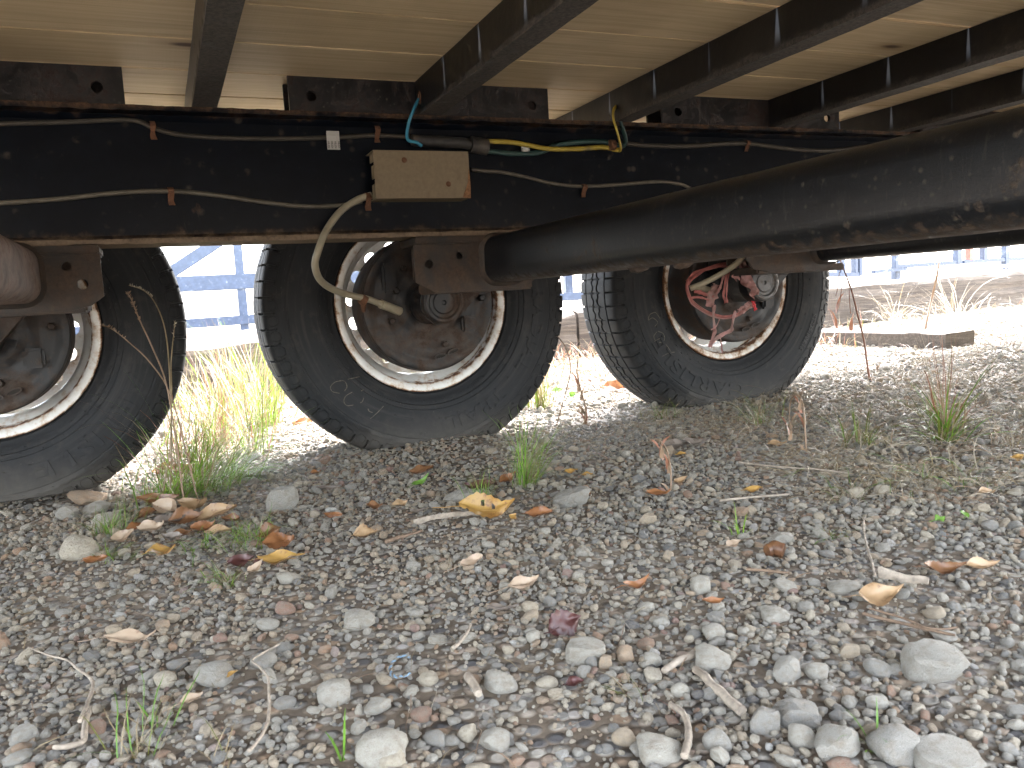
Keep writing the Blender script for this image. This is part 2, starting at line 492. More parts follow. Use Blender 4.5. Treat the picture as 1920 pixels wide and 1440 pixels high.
def m_rubber(name, lift=1.0):
    t = NT(name)
    p = t.obj()
    big = t.noise(p, 6, 5, 0.65, 0.4)
    mid = t.noise(p, 32, 5, 0.65)
    fine = t.noise(p, 190, 3, 0.6)
    col = t.mix(t.ramp(big, [(0.35, 0.0), (0.7, 1.0)]), (0.0062 * lift, 0.0072 * lift, 0.0090 * lift), (0.0135 * lift, 0.0145 * lift, 0.0158 * lift))
    col = t.mix(t.ramp(mid, [(0.55, 0.0), (0.75, 0.45)]), col, (0.052, 0.047, 0.040))
    ox, oy, oz = t.sep(p)
    rr = t.math('SQRT', t.math('ADD', t.math('MULTIPLY', ox, ox), t.math('MULTIPLY', oz, oz)))
    cv = t.n('ShaderNodeCombineXYZ'); t.L(t.math('MULTIPLY', rr, 75.0), cv.inputs[0]); t.L(t.math('MULTIPLY', t.math('ARCTAN2', oz, ox), 0.9), cv.inputs[1])
    rg = t.noise(cv.outputs[0], 1.0, 4, 0.7)
    col = t.mix(t.ramp(rg, [(0.52, 0.0), (0.68, 0.5)]), col, (0.040, 0.038, 0.036))
    gz = t.sep(t.geo().outputs['Position'])[2]
    mud = t.math('MULTIPLY', t.math('SUBTRACT', 1.0, t.step(t.math('ADD', gz, t.math('MULTIPLY', mid, 0.12)), 0.04, 0.17)), 0.5)
    col = t.mix(mud, col, (0.115, 0.10, 0.08))
    fl = t.ramp(t.voro(p, 46), [(0.03, 0.7), (0.07, 0.0)])
    col = t.mix(t.math('MULTIPLY', fl, t.ramp(big, [(0.5, 0.0), (0.6, 1.0)])), col, (0.14, 0.125, 0.10))
    return t.fin(col, t.ramp(big, [(0.3, 0.62), (0.7, 0.85)]), 0, t.bump(t.math('ADD', fine, mid), 0.2, 0.0012), 0.4)
M['rubber'] = m_rubber('tyre_rubber')
M['letter'] = m_rubber('tyre_letter_rubber', 1.25)

def m_rim(add=0.0, nm='rim_white_paint_rust'):
    t = NT(nm)
    p = t.obj()
    x, y, z = t.sep(p)
    r = t.math('SQRT', t.math('ADD', t.math('MULTIPLY', x, x), t.math('MULTIPLY', z, z)))
    big = t.noise(p, 9, 6, 0.7, 0.6)
    mid = t.noise(p, 42, 6, 0.7)
    fine = t.noise(p, 170, 4, 0.6)
    col = t.mix(t.ramp(mid, [(0.4, 0.0), (0.75, 0.55)]), (0.70, 0.69, 0.66), (0.46, 0.41, 0.33))
    s = t.math('ADD', t.math('MULTIPLY', big, 0.5), t.math('MULTIPLY', mid, 0.5))
    lip = t.math('MAXIMUM', t.step(r, 0.2135, 0.219), t.math('SUBTRACT', 1.0, t.math('MINIMUM', t.math('DIVIDE', t.math('ABSOLUTE', t.math('SUBTRACT', r, 0.1985)), 0.004), 1.0)))
    s = t.math('ADD', s, t.math('MULTIPLY', lip, 0.13))
    if add: s = t.math('ADD', s, t.math('MULTIPLY', t.step(r, 0.192, 0.202), add))
    halo = t.ramp(s, [(0.53, 0.0), (0.64, 0.8)])
    col = t.mix(halo, col, (0.42, 0.24, 0.10))
    rm = t.ramp(s, [(0.60, 0.0), (0.67, 1.0)])
    col = t.mix(rm, col, t.mix(t.ramp(fine, [(0.4, 0.0), (0.6, 1.0)]), (0.06, 0.028, 0.014), (0.20, 0.085, 0.03)))
    return t.fin(col, t.mix(rm, (0.35,) * 3, (0.85,) * 3), 0, t.bump(t.math('MULTIPLY', rm, fine), 0.4, 0.002))
M['rim'] = m_rim(0.025)
M['rim_rusty'] = m_rim(0.085, 'rim_very_rusty_paint')

def plain(name, col, rough=0.5, var=0.25, scale=40, dirt=None, dlo=0.55, dhi=0.75, spec=None, trans=0.0):
    t = NT(name)
    p = t.geo().outputs['Position']
    n = t.noise(p, scale, 5, 0.65)
    n2 = t.noise(p, scale * 0.22, 4, 0.6)
    c = t.mix(t.ramp(n, [(0.3, 0.0), (0.7, 1.0)]), tuple(x * (1 - var) for x in col), tuple(min(1, x * (1 + var)) for x in col))
    if dirt: c = t.mix(t.ramp(n2, [(dlo, 0.0), (dhi, 0.85)]), c, dirt)
    m = t.fin(c, rough, 0, t.bump(n, 0.15, 0.001), spec)
    if trans > 0:
        tr = t.n('ShaderNodeBsdfTranslucent'); t.put(tr.inputs[0], c)
        mx = t.n('ShaderNodeMixShader'); mx.inputs[0].default_value = trans
        t.L(t.b.outputs[0], mx.inputs[1]); t.L(tr.outputs[0], mx.inputs[2]); t.L(mx.outputs[0], t.out.inputs[0])
    return m
M['tan_box'] = plain('tan_painted_box', (0.175, 0.132, 0.078), 0.6, 0.14, 130, (0.13, 0.09, 0.05), 0.60, 0.8)
M['box_rust'] = plain('box_rust_edge', (0.20, 0.10, 0.045), 0.9, 0.5, 200)
M['cable_grey'] = plain('grey_cable_jacket', (0.10, 0.088, 0.066), 0.6, 0.3, 60, (0.08, 0.065, 0.05), 0.5, 0.7)
M['cable_dark'] = plain('dusty_cable_jacket', (0.045, 0.038, 0.028), 0.7, 0.35, 60, (0.05, 0.04, 0.03), 0.5, 0.7)
M['hose'] = plain('cream_hose', (0.30, 0.265, 0.19), 0.45, 0.18, 30, (0.20, 0.12, 0.05), 0.55, 0.72)
M['yellow'] = plain('yellow_wire', (0.34, 0.25, 0.025), 0.5, 0.2, 60, (0.12, 0.09, 0.04), 0.58, 0.75)
M['blue'] = plain('blue_wire', (0.03, 0.20, 0.30), 0.5, 0.2, 60, (0.03, 0.05, 0.06), 0.55, 0.75)
M['green_wire'] = plain('green_wire', (0.015, 0.045, 0.04), 0.5, 0.25, 60)
M['tape'] = plain('black_tape', (0.028, 0.026, 0.024), 0.6, 0.35, 60, (0.10, 0.08, 0.06), 0.5, 0.75)
M['white_tag'] = plain('white_paper_tag', (0.42, 0.41, 0.38), 0.7, 0.06, 200)
M['ink'] = plain('black_ink', (0.03, 0.03, 0.03), 0.8, 0.1, 100)
M['chalk'] = plain('tyre_chalk', (0.095, 0.083, 0.066), 0.95, 0.5, 220)
M['size_ink'] = plain('black_raised_rubber', (0.006, 0.006, 0.007), 0.5, 0.2, 100)
M['pink'] = plain('pink_plastic_film', (0.46, 0.16, 0.14), 0.45, 0.3, 50, (0.45, 0.26, 0.22), 0.5, 0.7, None, 0.35)
M['pink_pale'] = plain('pale_pink_plastic_film', (0.50, 0.27, 0.25), 0.5, 0.25, 90, (0.42, 0.30, 0.26), 0.5, 0.7, None, 0.4)
M['red_tape'] = plain('red_tape', (0.55, 0.02, 0.03), 0.35, 0.12, 60)
M['slot_shade'] = plain('painted_slot_shade', (0.02, 0.016, 0.013), 0.9, 0.3, 60)
def veg(name, col, var=0.3, trans=0.25, rough=0.55):
    return plain(name, col, rough, var, 22, None, 0, 0, None, trans)
M['g_green'] = veg('grass_green', (0.10, 0.20, 0.022))
M['g_bright'] = veg('grass_bright_green', (0.17, 0.285, 0.028))
M['g_yellow'] = veg('grass_yellow_green', (0.105, 0.120, 0.016))
M['g_straw'] = veg('dry_straw', (0.24, 0.185, 0.105), 0.25, 0.2)
M['g_red'] = veg('reddish_dry_stem', (0.25, 0.115, 0.07), 0.35, 0.2)
M['g_brown'] = veg('brown_dry_stem', (0.24, 0.16, 0.10), 0.35, 0.15)
M['g_white'] = veg('bleached_dry_grass', (0.36, 0.31, 0.23), 0.2, 0.2)
def m_leaf(name, a, b, c):
    t = NT(name)
    p = t.obj()
    n = t.noise(p, 70, 5, 0.65)
    n2 = t.noise(p, 18, 4, 0.6)
    col = t.mix(t.ramp(n2, [(0.35, 0.0), (0.65, 1.0)]), a, b)
    col = t.mix(t.ramp(n, [(0.55, 0.0), (0.68, 0.9)]), col, c)
    t.fin(col, 0.38, 0, t.bump(n, 0.3, 0.001))
    tr = t.n('ShaderNodeBsdfTranslucent'); t.put(tr.inputs[0], col)
    mx = t.n('ShaderNodeMixShader'); mx.inputs[0].default_value = 0.3
    t.L(t.b.outputs[0], mx.inputs[1]); t.L(tr.outputs[0], mx.inputs[2]); t.L(mx.outputs[0], t.out.inputs[0])
    return t.m
M['l_tan'] = m_leaf('leaf_tan', (0.38, 0.26, 0.145), (0.27, 0.16, 0.08), (0.14, 0.075, 0.04))
M['l_pale'] = m_leaf('leaf_pale', (0.44, 0.345, 0.25), (0.34, 0.225, 0.15), (0.2, 0.12, 0.075))
M['l_yellow'] = m_leaf('leaf_yellow', (0.40, 0.25, 0.07), (0.34, 0.17, 0.05), (0.17, 0.085, 0.035))
M['l_orange'] = m_leaf('leaf_orange', (0.26, 0.115, 0.045), (0.18, 0.075, 0.032), (0.11, 0.045, 0.022))
M['l_brown'] = m_leaf('leaf_brown', (0.20, 0.10, 0.045), (0.13, 0.06, 0.03), (0.07, 0.035, 0.02))
M['l_maroon'] = m_leaf('leaf_dark_maroon', (0.085, 0.030, 0.026), (0.055, 0.024, 0.022), (0.12, 0.06, 0.045))
M['l_grey'] = m_leaf('leaf_grey_brown', (0.22, 0.185, 0.155), (0.16, 0.13, 0.105), (0.09, 0.07, 0.055))
M['l_green'] = m_leaf('leaf_green', (0.11, 0.22, 0.03), (0.14, 0.26, 0.04), (0.09, 0.15, 0.03))
M['twig'] = plain('bare_grey_twig', (0.27, 0.225, 0.175), 0.85, 0.35, 120, (0.13, 0.10, 0.07), 0.5, 0.7)
M['twig_brown'] = plain('brown_twig', (0.15, 0.10, 0.065), 0.85, 0.35, 120)

# ------------------------------------------------------------------ ground sheet
def axis_vals(lo, hi, st, far):
    v = list(np.arange(lo, hi + 1e-6, st))
    a, s = hi, st
    while a < far:
        s *= 1.45; a += s; v.append(a)
    a, s = lo, st
    while a > -far:
        s *= 1.45; a -= s; v.insert(0, a)
    return v
gx, gy = axis_vals(-1.0, 5.2, 0.045, 700), axis_vals(-0.6, 4.4, 0.045, 700)
GV = [(x, y, ground_xy(x, y)) for y in gy for x in gx]
nx = len(gx)
GF = [(j * nx + i, j * nx + i + 1, (j + 1) * nx + i + 1, (j + 1) * nx + i) for j in range(len(gy) - 1) for i in range(nx - 1)]
tag(mesh_obj('ground', GV, GF, M['dirt'], smooth=True), kind='structure')

# ------------------------------------------------------------------ gravel
def stone_mesh(name, kind, seed, sub):
    r = random.Random(seed)
    bm = bmesh.new()
    bmesh.ops.create_icosphere(bm, subdivisions=sub, radius=1.0)
    planes = []
    k = {'round': 16, 'angular': 11, 'crusty': 14}[kind]
    for i in range(k):
        n = Vector((r.gauss(0, 1), r.gauss(0, 1), r.gauss(0, 1))).normalized()
        planes.append((n, r.uniform(0.80, 1.05) if kind != 'angular' else r.uniform(0.72, 1.05)))
    for ax in ((1, 0, 0), (-1, 0, 0), (0, 1, 0), (0, -1, 0), (0, 0, 1), (0, 0, -1)):
        planes.append((Vector(ax), 1.0))
    p = {'round': 6.0, 'angular': 22.0, 'crusty': 9.0}[kind]
    for v in bm.verts:
        d = v.co.normalized()
        s = sum(max(d.dot(n) / h, 0.0) ** p for n, h in planes)
        rad = s ** (-1.0 / p)
        rad *= 1 + {'round': 0.03, 'angular': 0.05, 'crusty': 0.10}[kind] * mnoise.noise(d * (2.2 if kind != 'crusty' else 4.5) + Vector((seed, 0, 0)))
        if kind == 'crusty': rad *= 1 + 0.05 * mnoise.noise(d * 10 + Vector((0, seed, 0)))
        v.co = d * rad
    me = bpy.data.meshes.new(name)
    bm.to_mesh(me); bm.free()
    me.polygons.foreach_set('use_smooth', np.ones(len(me.polygons), dtype=bool))
    if kind == 'angular': me.set_sharp_from_angle(angle=math.radians(32))
    me.materials.append(M['stone'])
    return me
KINDS_ = ['round'] * 6 + ['angular'] * 6 + ['crusty'] * 3
STONE_ME = [stone_mesh('gravel_stone', k, 100 + i, 3) for i, k in enumerate(KINDS_)]
STONE_LO = [stone_mesh('gravel_stone', k, 100 + i, 2) for i, k in enumerate(KINDS_)]
src = bpy.data.collections.new('gravel_shapes')
for i, me in enumerate(STONE_LO):
    o = bpy.data.objects.new('shape_%02d' % i, me)
    src.objects.link(o)

def tone_rand(n):
    u = rng.random(n)
    t = np.clip(rng.normal(0.48, 0.16, n), 0.02, 0.72)
    t = np.where(u > 0.76, rng.uniform(0.62, 0.86, n), t)
    t = np.where(u > 0.93, rng.uniform(0.0, 0.16, n), t)
    t = np.where(u > 0.965, rng.uniform(0.84, 0.93, n), t)
    t = np.where(u > 0.98, rng.uniform(0.95, 1.0, n), t)
    return t
RES = 0.0020
X0, X1, Y0, Y1 = -1.0, 5.6, 0.1, 5.2
NXc, NYc = int((X1 - X0) / RES) + 2, int((Y1 - Y0) / RES) + 2
occ = bytearray(NXc * NYc)
def mark(x, y, r):
    c = max(1, int(r / RES))
    ix, iy = int((x - X0) / RES), int((y - Y0) / RES)
    for dy in range(-c, c + 1):
        yy = iy + dy
        if yy < 0 or yy >= NYc: continue
        w = int((c * c - dy * dy) ** 0.5)
        a, b = max(0, ix - w), min(NXc - 1, ix + w)
        if a <= b:
            occ[yy * NXc + a: yy * NXc + b + 1] = b'\x01' * (b - a + 1)
def free(x, y):
    ix, iy = int((x - X0) / RES), int((y - Y0) / RES)
    return 0 <= ix < NXc and 0 <= iy < NYc and not occ[iy * NXc + ix]

# --- stones that stand out, read from the photo: px, py, w, h, tone, kind index, label
STONES = [
 (150, 1027, 75, 52, 0.60, 0, 'pale rounded boulder, biggest stone on the left beside the grass'),
 (402, 1262, 84, 50, 0.42, 1, 'grey oblong rounded stone right of the two small beige stones, lower left'),
 (312, 1274, 46, 35, 0.62, 2, 'beige egg-shaped stone just left of the grey oblong stone'),
 (331, 1245, 44, 24, 0.22, 3, 'smooth blue-grey pebble under the long curled tan leaf'),
 (306, 1172, 33, 26, 0.78, 4, 'round tan-brown pebble behind the long curled tan leaf'),
 (216, 1182, 32, 27, 0.70, 5, 'dull brown rounded pebble left of the round tan one'),
 (535, 1140, 42, 25, 0.865, 0, 'reddish-brown flat pebble below the autumn leaf cluster'),
 (495, 1237, 58, 32, 0.40, 1, 'grey flat-topped oblong stone beside the thin pale root'),
 (503, 1170, 48, 26, 0.48, 2, 'light grey tapered stone below the reddish flat pebble'),
 (164, 933, 62, 32, 0.80, 6, 'brown earthy rock resting against the left tyre'),
 (125, 961, 40, 32, 0.42, 7, 'pale grey blocky stone below the brown rock at the left tyre'),
 (180, 953, 48, 27, 0.50, 12, 'greenish grey rough stone right of the pale blocky stone'),
 (201, 974, 50, 30, 0.52, 13, 'grey rough stone half hidden by fine green grass on the left'),
 (533, 936, 56, 50, 0.42, 8, 'rough grey stone among leaves in front of the middle tyre'),
 (658, 913, 28, 18, 0.30, 3, 'smooth light pebble below the contact patch of the middle tyre'),
 (1098, 1224, 68, 44, 0.52, 9, 'pale angular stone right below the upright dark maroon leaf'),
 (938, 1278, 68, 42, 0.50, 0, 'pale oblong stone in the middle of the foreground'),
 (715, 1402, 92, 72, 0.56, 12, 'big crusty stone at the bottom edge left of centre'),
 (738, 1424, 56, 44, 0.64, 14, 'beige lumpy stone leaning on the big crusty stone'),
 (676, 1162, 60, 36, 0.50, 13, 'pale crusty stone on bare soil left of centre'),
 (625, 1298, 62, 54, 0.48, 12, 'rough grey stone left of the bluish twisted cord'),
 (708, 1322, 46, 30, 0.50, 10, 'light grey angular stone below the bluish twisted cord'),
 (1170, 1381, 50, 38, 0.735, 1, 'rounded tan stone near the bottom edge, right of centre'),
 (928, 1387, 54, 42, 0.50, 11, 'pale angular stone near the bottom edge in the centre'),
 (1750, 1247, 96, 70, 0.46, 9, 'large angular grey stone, biggest on the lower right'),
 (1568, 1391, 84, 70, 0.45, 10, 'large angular light grey stone at the bottom right edge'),
 (1487, 1334, 84, 50, 0.33, 7, 'flat angular grey stone above the bottom right angular pair'),
 (1433, 1350, 50, 50, 0.36, 8, 'pointed grey stone left of the flat angular stone'),
 (1503, 1380, 56, 48, 0.50, 0, 'pale rounded stone wedged against the bottom right angular stone'),
 (1676, 1396, 92, 76, 0.38, 12, 'rough dark grey block at the bottom right, beside the large angular stone'),
 (1773, 1422, 110, 48, 0.46, 9, 'sharp slab of grey stone lying at the bottom edge on the right'),
 (1343, 1387, 56, 50, 0.40, 1, 'grey lumpy stone beside the curved dry twig'),
 (1337, 1236, 68, 44, 0.50, 13, 'pale bumpy stone right of the short dry stick'),
 (1474, 1254, 50, 56, 0.42, 10, 'upright grey wedge stone in the lower right foreground'),
 (1530, 1256, 54, 36, 0.50, 3, 'smooth pale oval stone right of the upright grey wedge'),
 (1591, 1219, 34, 25, 0.72, 8, 'small yellowish flat stone in the right foreground'),
 (1644, 1252, 54, 36, 0.36, 2, 'grey egg-shaped stone left of the large angular grey stone'),
 (1314, 1096, 42, 44, 0.54, 14, 'pale greenish upright stone right of centre'),
 (1454, 1152, 54, 34, 0.50, 13, 'pale lumpy stone in front of the dark brown wood lump'),
 (1337, 1186, 40, 38, 0.50, 12, 'light grey knobbly stone behind the pale bumpy stone'),
 (1275, 1293, 38, 32, 0.58, 5, 'round beige stone left of the long grey stick'),
 (1753, 1149, 42, 26, 0.71, 4, 'smooth tan pebble right of the big curled tan leaf'),
 (1769, 1192, 44, 26, 0.45, 6, 'light grey angular stone below the smooth tan pebble'),
 (1583, 1100, 60, 26, 0.50, 13, 'flat crusty stone above the big curled tan leaf'),
 (1462, 1008, 46, 22, 0.50, 7, 'pale flat stone right of a small bright green sprig'),
 (1172, 1227, 30, 38, 0.785, 11, 'orange-brown pointed stone right of the pale angular stone'),
 (1135, 1240, 24, 27, 0.76, 8, 'small peach coloured stone beside the orange-brown pointed one'),
 (1110, 1240, 27, 28, 0.20, 1, 'blue-grey pebble between pale angular stone and peach one'),
 (1223, 1236, 36, 32, 0.52, 0, 'pale round stone beneath the dry straw stalk'),
 (994, 1139, 34, 27, 0.67, 2, 'smooth tan oval pebble beside the cream curled leaf'),
 (1073, 936, 68, 34, 0.42, 9, 'grey wedge-shaped stone right of the leaning grass tuft'),
 (862, 930, 64, 22, 0.46, 7, 'long flat grey stone behind the big yellow leaf'),
 (778, 1178, 22, 19, 0.90, 4, 'small round red pebble left of centre'),
 (789, 1338, 50, 28, 0.86, 3, 'brownish red flat stone below the bluish twisted cord'),
 (1026, 1278, 44, 24, 0.62, 5, 'beige oval stone beside the pale oblong stone'),
 (1239, 1404, 88, 42, 0.56, 13, 'long beige stone at the bottom edge left of the curved twig'),
 (817, 1383, 46, 34, 0.33, 1, 'grey speckled rounded stone at the bottom left of centre'),
 (1410, 928, 1, 1, 0.5, 0, None),
]
fr2 = Vector((fwd.x, fwd.y, 0)).normalized()
YAW = math.atan2(right.y, right.x)
def put_stone(p, sx, sy, sz, tone, ki, rz, tilt, label, group, sink=0.32):
    o = link(bpy.data.objects.new('stone', STONE_ME[ki]))
    o.location = (p.x, p.y, p.z + sz * (1 - 2 * sink))
    o.scale = (sx, sy, sz)
    o.rotation_euler = (tilt[0], tilt[1], rz)
    o['tone'] = float(tone - 0.07 if 0.3 < tone < 0.6 else tone)
    tag(o, label, 'stone', group)
    mark(p.x, p.y, max(sx, sy) * 0.92)
    return o
for (px, py, w, h, tone, ki, label) in STONES:
    if label is None: continue
    p = on_ground(px, py + h * 0.30)
    k = px_m(p)
    put_stone(p, w * k * 0.53, w * k * 0.44, h * k * 0.50, tone, ki, YAW + random.uniform(-0.25, 0.25),
              (random.uniform(-0.15, 0.15), random.uniform(-0.2, 0.2)), label, 'stones that stand out of the gravel', 0.22)

def seen_mask(x, y, margin=120):
    P = np.stack([x, y, 0.024 * (x - 0.57) - CAM_H], 1)
    C = P @ RM
    px = 960 + FPX * C[:, 0] / np.maximum(C[:, 1], 1e-3)
    py = 720 - FPX * C[:, 2] / np.maximum(C[:, 1], 1e-3)
    return (C[:, 1] > 0.1) & (px > -margin) & (px < 1920 + margin) & (py < 1440 + margin), C[:, 1]

PX, PY, PR, PT = [], [], [], []
big = []
def tier(n, lo, hi, pw, dmax, dmin=0.0, mind=1.0, dirt=0.0, marg=260):
    x = rng.uniform(X0, X1, n); y = rng.uniform(Y0, Y1, n)
    m, d = seen_mask(x, y, marg)
    m &= (d < dmax) & (d >= dmin)
    x, y, d = x[m], y[m], d[m]
    r = lo * (hi / lo) ** (rng.random(len(x)) ** pw)
    o = np.argsort(-r)
    for i in o:
        xi, yi, ri = x[i], y[i], r[i]
        if dirt and mnoise.noise(Vector((xi * 3.6, yi * 3.6, 9.0))) + 0.6 * mnoise.noise(Vector((xi * 13, yi * 13, 4.0))) > 0.02 and random.random() < dirt: continue
        if free(xi, yi):
            PX.append(xi); PY.append(yi); PR.append(ri)
            mark(xi, yi, ri * mind)
tier(1000, 0.0105, 0.0165, 2.2, 9, 0, 1.0)
tier(15000, 0.0062, 0.0105, 2.0, 9, 0, 1.0, 0.55)
tier(200000, 0.0034, 0.0062, 1.5, 6.5, 0, 0.95, 0.62)
tier(260000, 0.0020, 0.0034, 1.2, 3.4, 0, 0.9, 0.6)
tier(300000, 0.0013, 0.0022, 1.0, 1.5, 0, 0.8, 0.5)
PX, PY, PR = np.array(PX), np.array(PY), np.array(PR)
PT = tone_rand(len(PX))
# the largest in the picture become stones of their own
sm, dd = seen_mask(PX, PY, -10)
app = np.where(sm, PR / dd, 0)
own = set(np.argsort(-app)[:230].tolist())
GREY = 'grey stone among the loose gravel under the trailer'
for i in own:
    t = PT[i]
    lab = '@pebble'
    r = PR[i] * 0.92
    p = Vector((PX[i], PY[i], ground_xy(PX[i], PY[i])))
    put_stone(p, r * random.uniform(0.95, 1.35), r * random.uniform(0.8, 1.0), r * random.uniform(0.55, 0.85), t, random.choices(range(15), [5] * 6 + [8] * 6 + [8] * 3)[0],
              random.uniform(0, 6.28), (random.uniform(-0.3, 0.3), random.uniform(-0.3, 0.3)), lab, 'loose gravel pebbles in the foreground', 0.25)
keep = np.array([i for i in range(len(PX)) if i not in own])
PX, PY, PR, PT = PX[keep], PY[keep], PR[keep], PT[keep]
n = len(PX)
asp = rng.uniform(0.62, 1.0, n); flat = rng.uniform(0.5, 0.9, n); lng = rng.uniform(0.95, 1.4, n)
PZ = np.array([ground_xy(a, b) for a, b in zip(PX, PY)]) + PR * flat * rng.uniform(0.25, 0.9, n)
gm = bpy.data.meshes.new('gravel')
gm.vertices.add(n)
gm.vertices.foreach_set('co', np.stack([PX, PY, PZ], 1).astype(np.float32).ravel())
def add_attr(nm, typ, data, fld):
    a = gm.attributes.new(nm, typ, 'POINT'); a.data.foreach_set(fld, data)
add_attr('tone', 'FLOAT', PT.astype(np.float32), 'value')
add_attr('pick', 'INT', rng.choice(15, n, p=[0.05] * 6 + [0.085] * 6 + [0.19 / 3] * 3).astype(np.int32), 'value')
add_attr('turn', 'FLOAT_VECTOR', np.stack([rng.normal(0, 0.3, n), rng.normal(0, 0.3, n), rng.uniform(0, 6.28, n)], 1).astype(np.float32).ravel(), 'vector')
add_attr('size', 'FLOAT_VECTOR', np.stack([PR * lng, PR * asp, PR * flat], 1).astype(np.float32).ravel(), 'vector')
go = link(bpy.data.objects.new('gravel', gm))
gm.materials.append(M['stone'])
tag(go, kind='stuff')
go['label'] = 'loose grey and tan river gravel covering the ground'
ng = bpy.data.node_groups.new('gravel_scatter', 'GeometryNodeTree')
ng.interface.new_socket('Geometry', in_out='INPUT', socket_type='NodeSocketGeometry')
ng.interface.new_socket('Geometry', in_out='OUTPUT', socket_type='NodeSocketGeometry')
gi, gox = ng.nodes.new('NodeGroupInput'), ng.nodes.new('NodeGroupOutput')
iop = ng.nodes.new('GeometryNodeInstanceOnPoints')
ci = ng.nodes.new('GeometryNodeCollectionInfo')
ci.inputs['Collection'].default_value = src
ci.inputs['Separate Children'].default_value = True
ci.inputs['Reset Children'].default_value = True
def na(nm, typ):
    q = ng.nodes.new('GeometryNodeInputNamedAttribute'); q.data_type = typ; q.inputs['Name'].default_value = nm
    return q.outputs['Attribute']
e2r = ng.nodes.new('FunctionNodeEulerToRotation')
ng.links.new(gi.outputs[0], iop.inputs['Points'])
ng.links.new(ci.outputs[0], iop.inputs['Instance'])
iop.inputs['Pick Instance'].default_value = True
ng.links.new(na('pick', 'INT'), iop.inputs['Instance Index'])
ng.links.new(na('turn', 'FLOAT_VECTOR'), e2r.inputs[0]); ng.links.new(e2r.outputs[0], iop.inputs['Rotation'])
ng.links.new(na('size', 'FLOAT_VECTOR'), iop.inputs['Scale'])
ng.links.new(iop.outputs[0], gox.inputs[0])
md = go.modifiers.new('scatter', 'NODES'); md.node_group = ng
print('gravel', n, 'own', len(own))

# ------------------------------------------------------------------ trailer
H = CAM_H
TR = empty('flatbed_trailer', (0.6, 1.0, 0))
tag(TR, 'black steel flatbed trailer with three wheels and plank deck, seen from underneath', 'trailer')
TRI = Matrix.Translation((-0.6, -1.0, 0))
def tpart(o):
    """parent to the trailer, keeping world coordinates"""
    o.parent = TR
    o.matrix_parent_inverse = TRI
    return o
XA, XB = -2.2, 5.0
# main beam: rolled I-section
def ibeam(y0):
    f, tw, tf = 0.101, 0.007, 0.0095
    b, tp = BEAM_BOT, BEAM_TOP
    yc = y0 + f / 2
    rr = 0.010
    prof = [(y0, b), (y0 + f, b), (y0 + f, b + tf), (yc + tw / 2 + rr, b + tf), (yc + tw / 2, b + tf + rr), (yc + tw / 2, tp - tf - rr), (yc + tw / 2 + rr, tp - tf),
            (y0 + f, tp - tf), (y0 + f, tp), (y0, tp), (y0, tp - tf), (yc - tw / 2 - rr, tp - tf), (yc - tw / 2, tp - tf - rr), (yc - tw / 2, b + tf + rr), (yc - tw / 2 - rr, b + tf), (y0, b + tf)]
    xs = np.arange(XA, XB + 0.001, 0.006)
    V, F = [], []
    m = len(prof)
    for i, x in enumerate(xs):
        for k, (y, z) in enumerate(prof):
            dz = dy = 0.0
            if k in (0, 15, 9, 10):       # ragged, rust-eaten lips
                q = mnoise.noise(Vector((x * 38, z * 9, 0.3))) + 0.6 * mnoise.noise(Vector((x * 120, z * 9, 4.3)))
                dz = q * 0.0016 * (1 if k in (0, 9) else -0.6); dy = q * 0.0014
            V.append((x, y + dy, z + dz))
    for i in range(len(xs) - 1):
        for k in range(m):
            k2 = (k + 1) % m
            F.append((i * m + k, i * m + k2, (i + 1) * m + k2, (i + 1) * m + k))
    F.append(tuple(range(m))[::-1]); F.append(tuple((len(xs) - 1) * m + k for k in range(m)))
    return mesh_obj('main_beam', V, F, M['beam'])
BY = 1.700
BEAM = tpart(ibeam(BY))
tpart(ibeam(0.066))        # its twin on the near side, just above and ahead of the camera
WEB = BY + 0.0505 - 0.0035
# cross-members: channel, back to the left
CM_R = [-0.790, -0.325, 0.1365, 0.5860, 1.0600, 1.5270, 1.9570, 2.42, 2.88, 3.34, 3.80, 4.26]
ZD = 0.466 + H
def channel_mesh(xr):
    w, hgt, t = 0.045, 0.466 - 0.3942, 0.006
    zb, zt = 0.3942 + H, ZD - 0.0004
    prof = [(0, zb), (w, zb), (w, zb + t * 0.8), (t * 1.9, zb + t * 1.2), (t, zb + t * 2.2), (t, zt - t * 2.2), (t * 1.9, zt - t * 1.2), (w, zt - t * 0.8), (w, zt), (0, zt)]
    bm = bmesh.new()
    ys = np.arange(-0.20, 2.4701, 0.03)
    rings = []
    for y in ys:
        rings.append([bm.verts.new((xr - w + a + (0.0012 * mnoise.noise(Vector((y * 9, xr * 5, b * 20)))), y, b + (0.0010 * mnoise.noise(Vector((y * 14, xr * 3 + 7, 2))) if k < 3 else 0))) for k, (a, b) in enumerate(prof)])
    m = len(prof)
    for i in range(len(ys) - 1):
        for k in range(m):
            bm.faces.new((rings[i][k], rings[i + 1][k], rings[i + 1][(k + 1) % m], rings[i][(k + 1) % m]))
    bm.faces.new(rings[0]); bm.faces.new(rings[-1][::-1])
    bmesh.ops.recalc_face_normals(bm, faces=bm.faces)
    return bm
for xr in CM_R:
    tpart(bm_obj('crossmember', channel_mesh(xr), M['cross']))
